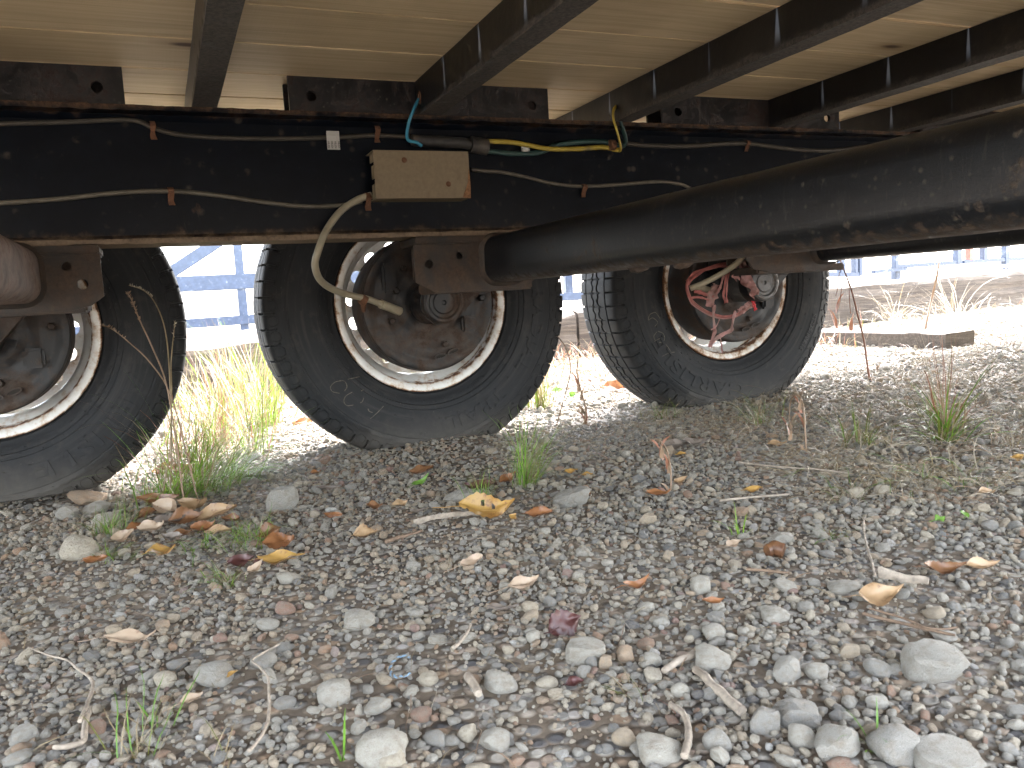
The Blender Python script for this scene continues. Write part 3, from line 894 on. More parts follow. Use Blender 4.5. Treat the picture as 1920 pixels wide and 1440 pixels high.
# deck boards along the trailer, with open joints
k = 0
yb = 1.72 - 19 * 0.19
while yb < 2.40:
    if yb > -0.25:
        bm = bmesh.new()
        gap = random.uniform(0.003, 0.0070)
        dz = random.uniform(0.0, 0.0012)
        vs = add_box(bm, (XA, yb + gap / 2, ZD + dz), (XB, yb + 0.19 - gap / 2, ZD + 0.038), 0.0022)
        o = bm_obj('deck_board', bm, M['deck'], None, auto=40)
        # object coordinates centred on the board so that grain differs per board
        off = Vector((0, yb, ZD))
        o.data.transform(Matrix.Translation(-off)); o.location = off
        tpart(o)
    yb += 0.19
    k += 1
# edge rails of the deck
for (ya, ybb) in ((2.478, 2.538), (-0.28, -0.22)):
    bm = bmesh.new(); add_box(bm, (XA, ya, 0.385 + H), (XB, ybb, ZD + 0.045), 0.004)
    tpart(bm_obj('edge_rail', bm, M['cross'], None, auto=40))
# upright plates on the beam between the cross-members
for (xa, xb, holes) in ((-0.62, -0.024, (-0.575, -0.069)), (0.276, 0.853, (0.321, 0.812)), (1.160, 1.720, (1.205, 1.678)), (2.03, 2.60, (2.08, 2.55))):
    z0, z1 = 0.3945 + H, ZD - 0.0005
    out = [(xa, z0), (xb, z0), (xb, z1), (xa, z1)]
    V, F = plate_mesh(out, [circ(hx, 0.427 + H, 0.0105, 16) for hx in holes], 0.008, lambda u, v, w: (u, BY + 0.022 + w, v))
    tpart(mesh_obj('beam_plate_or_added_backing', V, F, M['plate']))
    bm = bmesh.new(); add_box(bm, (xa, BY + 0.084, z0), (xb - 0.002, BY + 0.092, z1), 0.001)  # backing plate added behind to keep light out of the holes
    tpart(bm_obj('beam_plate_or_added_backing', bm, M['plate'], None, auto=40))

# axle tubes (rounded square), brackets, torsion arms, brakes, wheels
def rsq(cx, cz, hf=0.050, r=0.030, n=6):
    o = []
    for q, (sx, sz) in enumerate(((1, 1), (-1, 1), (-1, -1), (1, -1))):
        for k in range(n + 1):
            a = math.pi / 2 * (q + k / n)
            o.append((cx + sx * (hf - r) + r * math.cos(a), cz + sz * (hf - r) + r * math.sin(a)))
    return o
def hull(c0, r0, c1, r1, n=14):
    dx, dz = c1[0] - c0[0], c1[1] - c0[1]
    L = math.hypot(dx, dz); a = math.atan2(dz, dx); b = math.acos((r0 - r1) / L)
    o = [(c0[0] + r0 * math.cos(a + b + (2 * math.pi - 2 * b) * k / n), c0[1] + r0 * math.sin(a + b + (2 * math.pi - 2 * b) * k / n)) for k in range(n + 1)]
    o += [(c1[0] + r1 * math.cos(a - b + 2 * b * k / n), c1[1] + r1 * math.sin(a - b + 2 * b * k / n)) for k in range(n + 1)]
    return o
AX = [(-0.338, -0.012), (0.5995, -0.003), (1.522, 0.000)]
TUBE_C = [(-0.240, 0.088), (0.705, 0.085), (1.632, 0.098)]
AX[2] = (1.522, 0.001)
tube_objs = []
for i in range(3):
    ax, az = AX[i]; tx, tz = TUBE_C[i]; az += H; tz += H
    mat = M['tube_dusty'] if i == 0 else M['tube']
    bm = bmesh.new()
    ys = list(np.arange(0.08, 1.801, 0.04))
    rings = []
    pr = rsq(tx, tz)
    for y in ys:
        rings.append([bm.verts.new((u + 0.0006 * mnoise.noise(Vector((u * 30, y * 20, v * 30))), y, v + 0.0006 * mnoise.noise(Vector((u * 30, y * 20, v * 30 + 9))))) for u, v in pr])
    m = len(pr)
    for a in range(len(ys) - 1):
        for b in range(m):
            bm.faces.new((rings[a][b], rings[a + 1][b], rings[a + 1][(b + 1) % m], rings[a][(b + 1) % m]))
    bm.faces.new(rings[0]); bm.faces.new(rings[-1][::-1])
    bmesh.ops.recalc_face_normals(bm, faces=bm.faces)
    tb = tpart(bm_obj('axle_tube', bm, mat, None, smooth=True))
    if i == 0: tb['label'] = 'dusty pinkish axle tube, left of the three'
    # weld collar
    bm = bmesh.new()
    for yy, gr in ((1.676, 0.006), (1.668, 0.0035), (1.662, 0.0008)):
        pass
    rr = [[bm.verts.new((u, y, v)) for u, v in rsq(tx, tz, 0.050 + g, 0.031 + g)] for y, g in ((1.680, 0.008), (1.672, 0.006), (1.664, 0.001))]
    for a in range(2):
        for b in range(m): bm.faces.new((rr[a][b], rr[a + 1][b], rr[a + 1][(b + 1) % m], rr[a][(b + 1) % m]))
    bmesh.ops.recalc_face_normals(bm, faces=bm.faces)
    wl = bm_obj('weld_bead', bm, M['bracket'], tb, smooth=True)
    # bracket: holed front plate, pad under the beam, bottom plate
    x0, x1 = tx - 0.203, tx + 0.082
    if i == 0: x0, x1 = tx - 0.095, tx + 0.148
    if i == 2: x0, x1 = tx - 0.262, tx + 0.005
    zt, zb = 0.1215 + H, 0.021 + H
    if i == 0:
        out = [(x0, zb + 0.03), (x0 + 0.03, zb), (x1 - 0.055, zb), (x1 - 0.022, zb + 0.008), (x1, zb + 0.024), (x1, zt), (x0, zt)]
        hol = [circ(tx + 0.115, 0.068 + H, 0.0095), circ(tx + 0.092, 0.101 + H, 0.0085)]
    elif i == 1:
        out = [(x0, zb + 0.022), (x0 + 0.040, zb), (x1 - 0.03, zb), (x1, zb + 0.024), (x1, zt), (x0, zt)]
        hol = [circ(0.534, 0.080 + H, 0.0095), circ(0.603, 0.096 + H, 0.0080)]
    else:
        out = [(x0, zb + 0.04), (x0 + 0.02, zb + 0.016), (x0 + 0.07, zb + 0.006), (x1, zb + 0.006), (x1, zt), (x0, zt)]
        hol = [circ(1.404, 0.094 + H, 0.0095)]
    V, F = plate_mesh(out, hol, 0.007, lambda u, v, w: (u, 1.6835 + w, v))
    br = tpart(mesh_obj('axle_bracket', V, F, M['bracket']))
    bm = bmesh.new()
    add_box(bm, (x0 + 0.004, 1.676, zt + 0.0005), (x1 + (0.0 if i == 0 else 0.03), 1.80, BEAM_BOT - 0.002), 0.003)
    bm_obj('mounting_pad', bm, M['bracket'], br, auto=40).matrix_parent_inverse = Matrix()
    bm = bmesh.new()
    add_box(bm, (x0 + 0.04, 1.688, zb + (0.002 if i == 2 else -0.004)), (max(x1 - 0.03, tx + 0.072), 1.80, zb + 0.021), 0.004)
    bm_obj('bottom_plate', bm, M['bracket'], br, auto=40)
    bm = bmesh.new()
    add_box(bm, (x0 + 0.03, 1.795, zb + 0.03), (x1 - 0.05, 1.802, zt), 0.001)
    bm_obj('rear_plate', bm, M['bracket'], br, auto=40)
    # torsion arm with the spindle end showing
    V, F = plate_mesh(hull((ax, az), 0.052, (tx, tz), 0.046), [], 0.030, lambda u, v, w: (u, 1.826 + w, v))
    arm = tpart(mesh_obj('torsion_arm', V, F, M['backing']))
    V, F = revolve([(-0.024, 0.0), (-0.024, 0.004), (-0.028, 0.006), (-0.028, 0.024), (-0.025, 0.027), (-0.025, 0.034), (-0.030, 0.038), (-0.030, 0.044), (-0.026, 0.049), (0.0, 0.050), (0.09, 0.050)], 36)
    sp = mesh_obj('spindle_end', V, F, M['steel_grey'] if i == 2 else M['backing'], arm, smooth=True)
    sp.data.set_sharp_from_angle(angle=math.radians(35))
    sp.location = (ax, 1.822, az)
    # brake backing plate with stamped rings and two slots
    prof = [(-0.003, 0.0), (-0.003, 0.052), (-0.005, 0.058), (-0.006, 0.072), (0.001, 0.082), (0.002, 0.094), (-0.002, 0.106), (-0.003, 0.122), (0.001, 0.130), (0.001, 0.140), (-0.002, 0.147), (-0.003, 0.158), (-0.001, 0.1625), (0.010, 0.1650), (0.02, 0.1650)]
    V, F = revolve(prof, 72)
    for vi in range(len(V)):
        q = mnoise.noise(Vector((V[vi][0] * 26, V[vi][2] * 26, i * 3.0))) * 0.0036
        V[vi] = (V[vi][0], V[vi][1] + q, V[vi][2])
    bp = tpart(mesh_obj('brake_backing_plate', V, F, M['backing'], None, smooth=True))
    bp.data.set_sharp_from_angle(angle=math.radians(40))
    bp.location = (ax, 1.908, az)
    for (dx, dz, rot) in ((0.018, -0.130, 0.14), (0.052, -0.120, 0.34)):
        ou = circ(0, 0, 0.0165, 16, 0.0065); ins = circ(0, 0, 0.0130, 16, 0.0040)
        V, F = plate_mesh(ou, [ins], 0.004, lambda u, v, w: (dx + u * math.cos(rot) - v * math.sin(rot), -0.0075 + w, dz + u * math.sin(rot) + v * math.cos(rot)))
        s1 = mesh_obj('adjuster_slot', V, F, M['backing'], bp)
        V, F = plate_mesh(ins, [], 0.001, lambda u, v, w: (dx + u * math.cos(rot) - v * math.sin(rot), -0.0066 + w, dz + u * math.sin(rot) + v * math.cos(rot)))
        mesh_obj('slot_shade_disc', V, F, M['slot_shade'], bp)  # flat dark disc, the shade inside the slot put in as colour
    for aa, rr_ in ((0.5, 0.105), (2.2, 0.105), (3.5, 0.105), (5.0, 0.105), (2.75, 0.09), (0.05, 0.132)):
        V, F = revolve([(-0.018, 0.0), (-0.018, 0.006), (-0.014, 0.0085), (-0.004, 0.009)], 6)
        b = mesh_obj('plate_bolt', V, F, M['backing'], bp); b.location = (rr_ * math.cos(aa), 0, rr_ * math.sin(aa))
    # a boss with raised rib on the plate
    bm = bmesh.new()
    add_box(bm, (0.075, -0.020, -0.075), (0.115, 0.0, -0.035), 0.006)
    add_box(bm, (-0.115, -0.018, 0.03), (-0.08, 0.0, 0.10), 0.006)
    bm_obj('stamped_boss', bm, M['backing'], bp, auto=40)
    V, F = revolve([(-0.02, 0.150), (-0.022, 0.160), (-0.018, 0.166), (0.02, 0.1665), (0.022, 0.163), (0.09, 0.163), (0.094, 0.155), (0.094, 0.0)], 72)
    dr = tpart(mesh_obj('brake_drum', V, F, M['drum'], None, smooth=True))
    dr.data.set_sharp_from_angle(angle=math.radians(40))
    dr.location = (ax, 1.938, az)

# ---- wheel meshes
def tyre_mesh():
    side = [(-0.074, 0.2120), (-0.080, 0.2165), (-0.084, 0.2215), (-0.0870, 0.2230), (-0.0905, 0.2245), (-0.0915, 0.2300), (-0.097, 0.2360), (-0.104, 0.2480), (-0.1045, 0.2500),
            (-0.1075, 0.2515), (-0.1105, 0.2600), (-0.1108, 0.2618), (-0.1130, 0.2630), (-0.1160, 0.2760), (-0.1174, 0.2900), (-0.1178, 0.3050), (-0.1172, 0.3200), (-0.1158, 0.3320),
            (-0.1145, 0.3330), (-0.1142, 0.3350), (-0.1150, 0.3365), (-0.1130, 0.3470), (-0.1122, 0.3478), (-0.1120, 0.3500), (-0.1108, 0.3515), (-0.1085, 0.3600)]
    sh = [(-0.1050, 0.3680), (-0.1005, 0.3765), (-0.0945, 0.3830), (-0.0880, 0.3860)]
    def ribs():
        out = []
        G = [(-0.0560, -0.0500), (-0.0180, -0.0100), (0.0100, 0.0180), (0.0500, 0.0560)]
        y = -0.0800
        def R(y): return 0.3905 - 0.0032 * (y / 0.085) ** 2
        out += [(-0.0800, R(-0.08), 'b'), (-0.066, R(-0.066), 'b'), (-0.0620, R(-0.062), 'b'), (-0.0600, 0.3865, 'n')]
        out[2] = (-0.0605, R(-0.0605), 'b')
        for (a, b) in G:
            out += [(a, R(a), 'z'), (a + 0.0006, R(a) - 0.010, 'g'), (b - 0.0006, R(b) - 0.010, 'g'), (b, R(b), 'z')]
        out += [(0.0605, R(0.0605), 'b'), (0.0800, R(0.08), 'b')]
        return out
    rb = [r for r in ribs() if r[2] != 'n']
    prof = [(y, r, 's') for y, r in side] + [(y, r, 'h') for y, r in sh] + rb + [(-y, r, 'h') for y, r in sh[::-1]] + [(-y, r, 's') for y, r in side[::-1]]
    NP = 64
    fr = [0.0, 0.02, 0.13, 0.15, 0.40, 0.58, 0.60, 0.80]
    V, F = [], []
    m = len(prof)
    ang = []
    for q in range(NP):
        for f in fr: ang.append((q, f))
    N = len(ang)
    for (q, f) in ang:
        a = 2 * math.pi * (q + f) / NP
        notch = 0.015 < f < 0.14
        sipe = 0.575 < f < 0.595
        zz = (0.0032 if f < 0.575 else -0.0032)
        tw = (f if f < 0.5 else 1 - f) * 2
        for (y, r, tp) in prof:
            yy, rr = y, r
            if tp == 'b' and notch: rr -= 0.0085
            if tp == 'h' and notch: rr -= 0.005; yy *= 0.955
            if tp in ('z', 'g') and abs(y) < 0.04: yy += zz * (1 if y > 0 else -1)
            if tp == 'z' and abs(y) < 0.04 and notch: rr -= 0.004
            x, z = rr * math.cos(a), rr * math.sin(a)
            if z < -0.30:
                k = max(0.0, min(1.0, (-z - 0.30) / 0.07)); k = k * k * (3 - 2 * k)
                yy *= 1 + 0.07 * k
            if z < -0.344: z = -0.344 + (z + 0.344) * 0.14
            V.append((x, yy, z))
    for i in range(N):
        j = (i + 1) % N
        for k in range(m - 1):
            F.append((i * m + k, i * m + k + 1, j * m + k + 1, j * m + k))
    return V, F, prof
TV, TF, TPROF = tyre_mesh()
tyre_me = bpy.data.meshes.new('tyre')
tyre_me.from_pydata(TV, [], [f[::-1] for f in TF])
tyre_me.polygons.foreach_set('use_smooth', np.ones(len(tyre_me.polygons), dtype=bool))
tyre_me.update()
tyre_me.set_sharp_from_angle(angle=math.radians(38))
tyre_me.materials.append(M['rubber'])
SIDE_R = [r for y, r, t in TPROF if t in 'sh' and y < 0]
SIDE_Y = [y for y, r, t in TPROF if t in 'sh' and y < 0]
def side_y(r): return float(np.interp(r, SIDE_R, SIDE_Y))
# fine moulded relief: hexagons on the shoulder, short dashes round the sidewall
def surf(a, r, lift):
    x, z = r * math.cos(a), r * math.sin(a)
    y = side_y(r) - lift
    if z < -0.30:
        k = max(0.0, min(1.0, (-z - 0.30) / 0.07)); k = k * k * (3 - 2 * k); y *= 1 + 0.07 * k
    if z < -0.344: z = -0.344 + (z + 0.344) * 0.14
    return (x, y, z)
RV_, RF_ = [], []
def ridge(a0, r0, a1, r1, w):
    da, dr = (a1 - a0) * 0.35, r1 - r0
    L = math.hypot(da, dr) or 1
    na_, nr_ = -dr / L * w / 0.35, da / L * w
    b = len(RV_)
    for (a, r) in ((a0, r0), (a1, r1)):
        RV_.extend([surf(a - na_, r - nr_, 0.0002), surf(a, r, 0.0018), surf(a + na_, r + nr_, 0.0002)])
    RF_.extend([(b, b + 1, b + 4, b + 3), (b + 1, b + 2, b + 5, b + 4)])
for q in range(64):
    c = 2 * math.pi * (q + 0.575) / 64
    hx = [(c - 0.034, 0.3665), (c - 0.022, 0.3560), (c + 0.022, 0.3560), (c + 0.034, 0.3665), (c + 0.022, 0.3770), (c - 0.022, 0.3770)]
    for k in range(6):
        if k == 4: continue
        ridge(*hx[k], *hx[(k + 1) % 6], 0.0007)
for rr_, nn_ in ((0.2560, 46), (0.2830, 38), (0.3420, 60), (0.2430, 52)):
    for q in range(nn_):
        a = 2 * math.pi * (q + 0.3 * math.sin(q * 7.3)) / nn_
        ridge(a, rr_ + 0.002 * math.sin(q * 3.1), a + 0.017, rr_ + 0.002 * math.sin(q * 3.1) + 0.001, 0.0006)
relief_me = bpy.data.meshes.new('moulded_relief')
relief_me.from_pydata(RV_, [], RF_); relief_me.update(); relief_me.materials.append(M['rubber'])
# rim barrel
rp = [(-0.078, 0.2185), (-0.0850, 0.2200), (-0.0890, 0.2185), (-0.0895, 0.2150), (-0.0875, 0.2070), (-0.0850, 0.2020), (-0.0800, 0.1990), (-0.0620, 0.1965), (-0.0580, 0.1985), (-0.0540, 0.1985), (-0.0500, 0.1950),
      (-0.0380, 0.1860), (-0.0280, 0.1800), (0.0000, 0.1785), (0.0300, 0.1790), (0.0420, 0.1850), (0.0550, 0.1950), (0.0780, 0.1985), (0.0850, 0.2050), (0.0895, 0.2150), (0.0890, 0.2185), (0.0850, 0.2200), (0.078, 0.2185)]
RV, RF = revolve(rp, 120)
for vi in range(len(RV)):
    x, y, z = RV[vi]
    r = math.hypot(x, z)
    if abs(y + 0.087) < 0.004:
        q = 1 + 0.0012 * mnoise.noise(Vector((x * 30, z * 30, 0)))
        RV[vi] = (x * q, y, z * q)
HOL = [circ(0.155 * math.cos(a), 0.155 * math.sin(a), 0.0125, 12, 0.0165, a) for a in np.arange(0, 2 * math.pi - 0.01, 2 * math.pi / 16)]
DV, DF = plate_mesh(circ(0, 0, 0.1790, 80), HOL, 0.006, lambda u, v, w: (u, 0.040 + w + 0.02 * max(0, 0.13 - math.hypot(u, v)) / 0.13, v))
o_ = len(RV)
RIMV = RV + DV; RIMF = RF + [tuple(i + o_ for i in f) for f in DF]
rim_me = bpy.data.meshes.new('rim')
rim_me.from_pydata(RIMV, [], RIMF)
rim_me.polygons.foreach_set('use_smooth', np.ones(len(rim_me.polygons), dtype=bool))
rim_me.update(); rim_me.set_sharp_from_angle(angle=math.radians(35))
rim_me.materials.append(M['rim'])

def ring_text(s, size, R, th0, sx=1.0, lift=0.0012, sweep=1, spread=1.0):
    """letters standing on a circle, tops outwards, read clockwise from th0 (seen from the camera side)"""
    V, F = text_mesh(s, size, 0.0008, sx)
    out = []
    for (u, v, w) in V:
        th = th0 - u * spread / R
        r = R + v - size * 0.35
        out.append((r * math.cos(th), side_y(r) - lift - (w + 0.0008), r * math.sin(th)))
    return out, F
def join(parts):
    V, F = [], []
    for v, f in parts:
        k = len(V); V += v; F += [tuple(i + k for i in q) for q in f]
    return V, F
def px_wheel(i, px, py, lift=0.002):
    """photo pixel -> (angle, radius) on the sidewall of wheel i"""
    p = at(px, py, 1.932)
    dx, dz = p.x - AX[i][0], p.z - AX[i][1] - H
    return math.atan2(dz, dx), math.hypot(dx, dz)
def chalk(i, strokes, wd=0.0032):
    V, F = [], []
    for st in strokes:
        P = []
        for (px, py) in st:
            a, r = px_wheel(i, px, py); P.append(Vector((r * math.cos(a), 0, r * math.sin(a))))
        P = smooth_path(P, 5)
        b = len(V)
        for k, q in enumerate(P):
            t = (P[min(k + 1, len(P) - 1)] - P[max(k - 1, 0)]).normalized()
            nn = Vector((-t.z, 0, t.x))
            w_ = wd * (0.7 + 0.4 * mnoise.noise(q * 60))
            for sgn in (-1, 1):
                e = q + nn * (w_ * sgn / 2)
                r = math.hypot(e.x, e.z)
                V.append((e.x, side_y(r) - 0.0011, e.z))
            if k: F.append((b + 2 * k - 2, b + 2 * k, b + 2 * k + 1, b + 2 * k - 1))
    return V, F
wheels = []
for i in range(3):
    ax, az = AX[i]
    wz = az + H
    w = empty('wheel', (ax, 2.046, wz))
    tpart(w)
    wheels.append(w)
    ty = link(bpy.data.objects.new('tyre', tyre_me)); ty.parent = w
    rl = link(bpy.data.objects.new('moulded_relief', relief_me)); rl.parent = w; rl['kind'] = 'stuff'
    rm = link(bpy.data.objects.new('rim', rim_me)); rm.parent = w
    rm.rotation_euler = (0, 0.13 * i, 0)
    if i == 2:
        rm.material_slots[0].link = 'OBJECT'; rm.material_slots[0].material = M['rim_rusty']
        rm['label'] = 'rim with the rustiest flange'
    parts = []
    if i in (0, 2):
        th, r = (px_wheel(2, 1392, 714) if i == 2 else (px_wheel(0, 30, 884)[0] + 1.42 * 0.905, 0.3))
        parts.append(ring_text('CARLISLE', 0.050, 0.303, th, 1.25, 0.0009, 1, 1.25))
    if i == 1:
        th, r = px_wheel(1, 812, 784)
        parts.append(ring_text('RADIAL', 0.045, 0.303, th + 1.66, 1.2, 0.0009, 1, 1.12))
        parts.append(ring_text('TRAIL', 0.045, 0.303, th + 0.68, 1.2, 0.0009, 1, 1.12))
        th, r = px_wheel(1, 802, 792)
        parts.append(ring_text('HD', 0.014, 0.322, th + 0.01, 1.2, 0.0009))
        th, r = px_wheel(1, 912, 700)
        parts.append(ring_text('MAX LOAD', 0.010, 0.240, th, 1.0, 0.0009))
    for V, F in parts:
        mesh_obj('raised_lettering', V, F, M['letter'], w)
    if i == 2:
        th, r = px_wheel(2, 1499, 578)
        V, F = ring_text('ST235/80R16', 0.020, 0.318, th, 1.0, 0.0011, 1, 1.02)
        mesh_obj('size_lettering', V, F, M['size_ink'], w)
        V, F = chalk(2, [[(1216, 590), (1214, 600), (1222, 596), (1232, 604), (1226, 612)], [(1216, 590), (1228, 586), (1238, 598)],
                         [(1230, 622), (1224, 632), (1232, 642), (1244, 638), (1243, 626), (1232, 621)], [(1246, 645), (1252, 652), (1257, 660)], [(1240, 668), (1252, 662), (1264, 660)], [(1225, 640), (1236, 634)]], 0.003)
        mesh_obj('chalk_mark', V, F, M['chalk'], w)
    if i == 1:
        V, F = chalk(1, [[(640, 714), (628, 716), (619, 725), (623, 734), (636, 737)], [(636, 713), (646, 715), (650, 725), (645, 733)], [(652, 711), (664, 709), (676, 707)],
                         [(660, 735), (648, 742), (644, 752), (650, 760), (662, 759)], [(681, 746), (679, 752), (675, 755)], [(689, 766), (692, 771), (698, 773)], [(719, 761), (706, 774), (693, 785)], [(677, 733), (682, 731)]], 0.0027)
        mesh_obj('chalk_mark', V, F, M['chalk'], w)

# ---- tan junction box, cables, wires, tags
def at_y(px, py, y): return at(px, py, y)
bx0 = at(699, 281, 1.683); bx1 = at(883, 371, 1.683)
zt_, zb_ = bx0.z, bx1.z
xa, xb = bx0.x, bx1.x
yf, yw = 1.683, WEB - 0.001
bm = bmesh.new()
t_ = 0.0016
add_box(bm, (xa, yf, zb_), (xb, yf + t_, zt_), 0)
add_box(bm, (xa, yf + t_, zt_ - t_), (xb, yw, zt_ - 0.0001), 0)
add_box(bm, (xa, yf + t_, zb_ + 0.0001), (xb, yw, zb_ + t_), 0)
for (a, b) in ((0.0, 0.30), (0.42, 0.70), (0.78, 0.97)):      # torn, notched left end
    add_box(bm, (xa - 0.0006, yf + t_ * 0.5, zb_ + t_ * 1.3 + (zt_ - zb_ - 2.6 * t_) * a), (xa + t_, yf + 0.026 + 0.006 * math.sin(a * 9), zb_ + t_ * 1.3 + (zt_ - zb_ - 2.6 * t_) * b), 0)
add_box(bm, (xb - t_, yf + t_, zb_ + t_ * 1.3), (xb - 0.0002, yw, zt_ - t_ * 1.3), 0)
BOX = tpart(bm_obj('junction_box', bm, M['tan_box']))
for (px, py) in ((758, 300), (841, 345)):
    p = at(px, py, yf)
    V, F = revolve([(-0.0030, 0.0), (-0.0034, 0.0025), (-0.0018, 0.0042), (0.0, 0.0058)], 14)
    sc = mesh_obj('screw', V, F, M['clip'], BOX, smooth=True); sc.location = p
V, F = plate_mesh([(xb - 0.0185, zb_ + 0.001), (xb - 0.0005, zb_ - 0.0008), (xb + 0.0008, zb_ + 0.030), (xb - 0.001, zb_ + 0.062), (xb - 0.0035, zb_ + 0.050), (xb - 0.0045, zb_ + 0.034), (xb - 0.009, zb_ + 0.022), (xb - 0.015, zb_ + 0.010)], [], 0.0012, lambda u, v, w: (u, yf - 0.0003 + w, v))
mesh_obj('rust_scale', V, F, M['box_rust'], BOX)

def cable(name, pts, rad, mat, flat=1.0, seg=8, ys=None):
    P = []
    for k, q in enumerate(pts):
        y = q[2] if len(q) > 2 else WEB - rad - 0.001
        P.append(at(q[0], q[1], y))
    bm = bmesh.new()
    add_tube(bm, smooth_path(P, 7), rad, seg, flat)
    return tpart(bm_obj(name, bm, mat, None, smooth=True))
def clip(parent, px, py, y=None, s=1.0):
    y = WEB - 0.004 if y is None else y
    p = at(px, py, y)
    bm = bmesh.new()
    pts = [p + Vector((0, 0.004, 0.011 * s)), p + Vector((0, -0.007, 0.009 * s)), p + Vector((0.001, -0.0105, 0.001)), p + Vector((0, -0.006, -0.007 * s)), p + Vector((-0.001, -0.003, -0.016 * s)), p + Vector((0.001, 0.002, -0.023 * s))]
    pts = smooth_path(pts, 4)
    prev = None
    for q in pts:
        w = 0.0062 * (0.85 + 0.3 * mnoise.noise(q * 90))
        th = 0.0012
        ring = [bm.verts.new(q + Vector((sx * w, sy * th, 0))) for sx, sy in ((-1, -1), (1, -1), (1, 1), (-1, 1))]
        if prev:
            for k in range(4): bm.faces.new((prev[k], prev[(k + 1) % 4], ring[(k + 1) % 4], ring[k]))
        else: bm.faces.new(ring[::-1])
        prev = ring
    bm.faces.new(prev)
    bmesh.ops.recalc_face_normals(bm, faces=bm.faces)
    o = bm_obj('cable_clip', bm, M['clip'], None, auto=50)
    o.parent = parent
    return o
def tag_card(parent, px, py, w, h, lines):
    p0 = at(px, py, WEB - 0.012); k = px_m(p0)
    wm, hm = w * k, h * k
    bm = bmesh.new()
    add_box(bm, (p0.x - wm / 2, p0.y - 0.004, p0.z - hm * 0.62), (p0.x + wm / 2, p0.y - 0.0032, p0.z + hm * 0.38), 0.0002)
    add_box(bm, (p0.x - wm / 2 + 0.0004, p0.y - 0.0058, p0.z + hm * 0.22), (p0.x + wm / 2 - 0.0004, p0.y - 0.0042, p0.z + hm * 0.5), 0.0003)
    o = bm_obj('wire_tag', bm, M['white_tag'], parent)
    Vt, Ft = [], []
    for r_ in range(lines):
        V, F = text_mesh('HOLBIH', 0.0060, 0.0, 0.62)
        k0 = len(Vt)
        xx = p0.x - wm * 0.38 + wm * 0.80 * r_ / max(1, lines - 1)
        for (u, v, _) in V: Vt.append((xx + v - 0.002, p0.y - 0.0043, p0.z - hm * 0.55 + u))
        Ft += [tuple(i + k0 for i in f) for f in F]
    mesh_obj('tag_print', Vt, Ft, M['ink'], parent)
    return o
c1 = cable('upper_cable', [(-160, 236), (0, 232), (120, 229), (210, 225), (258, 227), (290, 241), (340, 253), (430, 259), (540, 260), (640, 257), (705, 254), (790, 258)], 0.0046, M['cable_dark'])
clip(c1, 286, 238); clip(c1, 706, 246)
tag_card(c1, 624, 262, 24, 30, 4)
c2 = cable('lower_cable', [(-160, 392), (0, 381), (110, 373), (230, 361), (330, 359), (420, 368), (500, 380), (575, 387), (650, 384), (678, 377)], 0.0047, M['cable_grey'])
clip(c2, 320, 362)
c3 = cable('brake_hose', [(697, 366, WEB - 0.012), (672, 374, 1.735), (640, 395, 1.725), (612, 432, 1.700), (596, 472, 1.688), (591, 500, 1.70), (604, 529, 1.735), (640, 549, 1.79), (690, 561, 1.83), (716, 571, 1.85), (748, 582, 1.872)], 0.0075, M['hose'], 1, 10)
clip(c3, 689, 372, WEB - 0.010, 1.1)
p_, q_ = at(714, 570, 1.848), at(750, 584, 1.873)
bm = bmesh.new(); add_tube(bm, [p_, q_], 0.0105, 12); bm_obj('hose_sleeve', bm, M['hose'], c3, auto=40)
p_ = at(681, 562, 1.825)
bm = bmesh.new(); add_tube(bm, [p_ + Vector((-0.006, 0, 0.004)), p_ + Vector((0.006, 0.002, -0.004))], 0.012, 10)
add_tube(bm, [p_, p_ + Vector((0.006, 0.03, -0.026))], [0.008, 0.004], 8)
bm_obj('cable_clip', bm, M['clip'], c3, auto=40)
c4 = cable('branch_cable', [(884, 318), (910, 321), (940, 323), (985, 332), (1030, 343), (1085, 349), (1150, 347), (1225, 341), (1262, 343), (1290, 351), (1340, 380, 1.72)], 0.0042, M['cable_grey'])
clip(c4, 1093, 353, None, 0.9)
c5 = cable('rear_cable', [(1165, 268), (1215, 273), (1290, 274), (1350, 270), (1398, 269), (1440, 274), (1500, 281), (1560, 282), (1640, 274), (1720, 276)], 0.0056, M['cable_dark'])
clip(c5, 1399, 270, None, 0.8)
c6 = cable('far_brake_hose', [(1402, 440, 1.70), (1401, 464, 1.72), (1391, 484, 1.75), (1366, 505, 1.79), (1325, 528, 1.825), (1294, 541, 1.85)], 0.0078, M['hose'], 1, 10)
p_, q_ = at(1306, 537, 1.855), at(1337, 547, 1.870)
bm = bmesh.new(); add_tube(bm, [p_, q_], 0.0095, 12); bm_obj('hose_sleeve', bm, M['hose'], c6, auto=40)
sh = cable('taped_cable_joint', [(772, 263, 1.728), (800, 265, 1.728), (830, 266, 1.728), (838, 267, 1.728), (866, 268, 1.728), (884, 272, 1.728), (915, 278, 1.728)], 0.0125, M['tape'], 1.0, 10)
bm = bmesh.new(); p_, q_ = at(882, 271, 1.727), at(913, 276, 1.727); add_tube(bm, [p_, q_], 0.0185, 10); bm_obj('tape_wrap', bm, M['tape'], sh, auto=40)
cable('yellow_wire', [(912, 265, 1.720), (950, 266, 1.724), (985, 271, 1.726), (1030, 279, 1.727), (1085, 279, 1.727), (1130, 276, 1.724), (1158, 281, 1.718), (1164, 277, 1.706), (1158, 250, 1.694), (1150, 222, 1.690), (1151, 205, 1.690), (1161, 196, 1.70)], 0.0055, M['yellow'], 0.5)
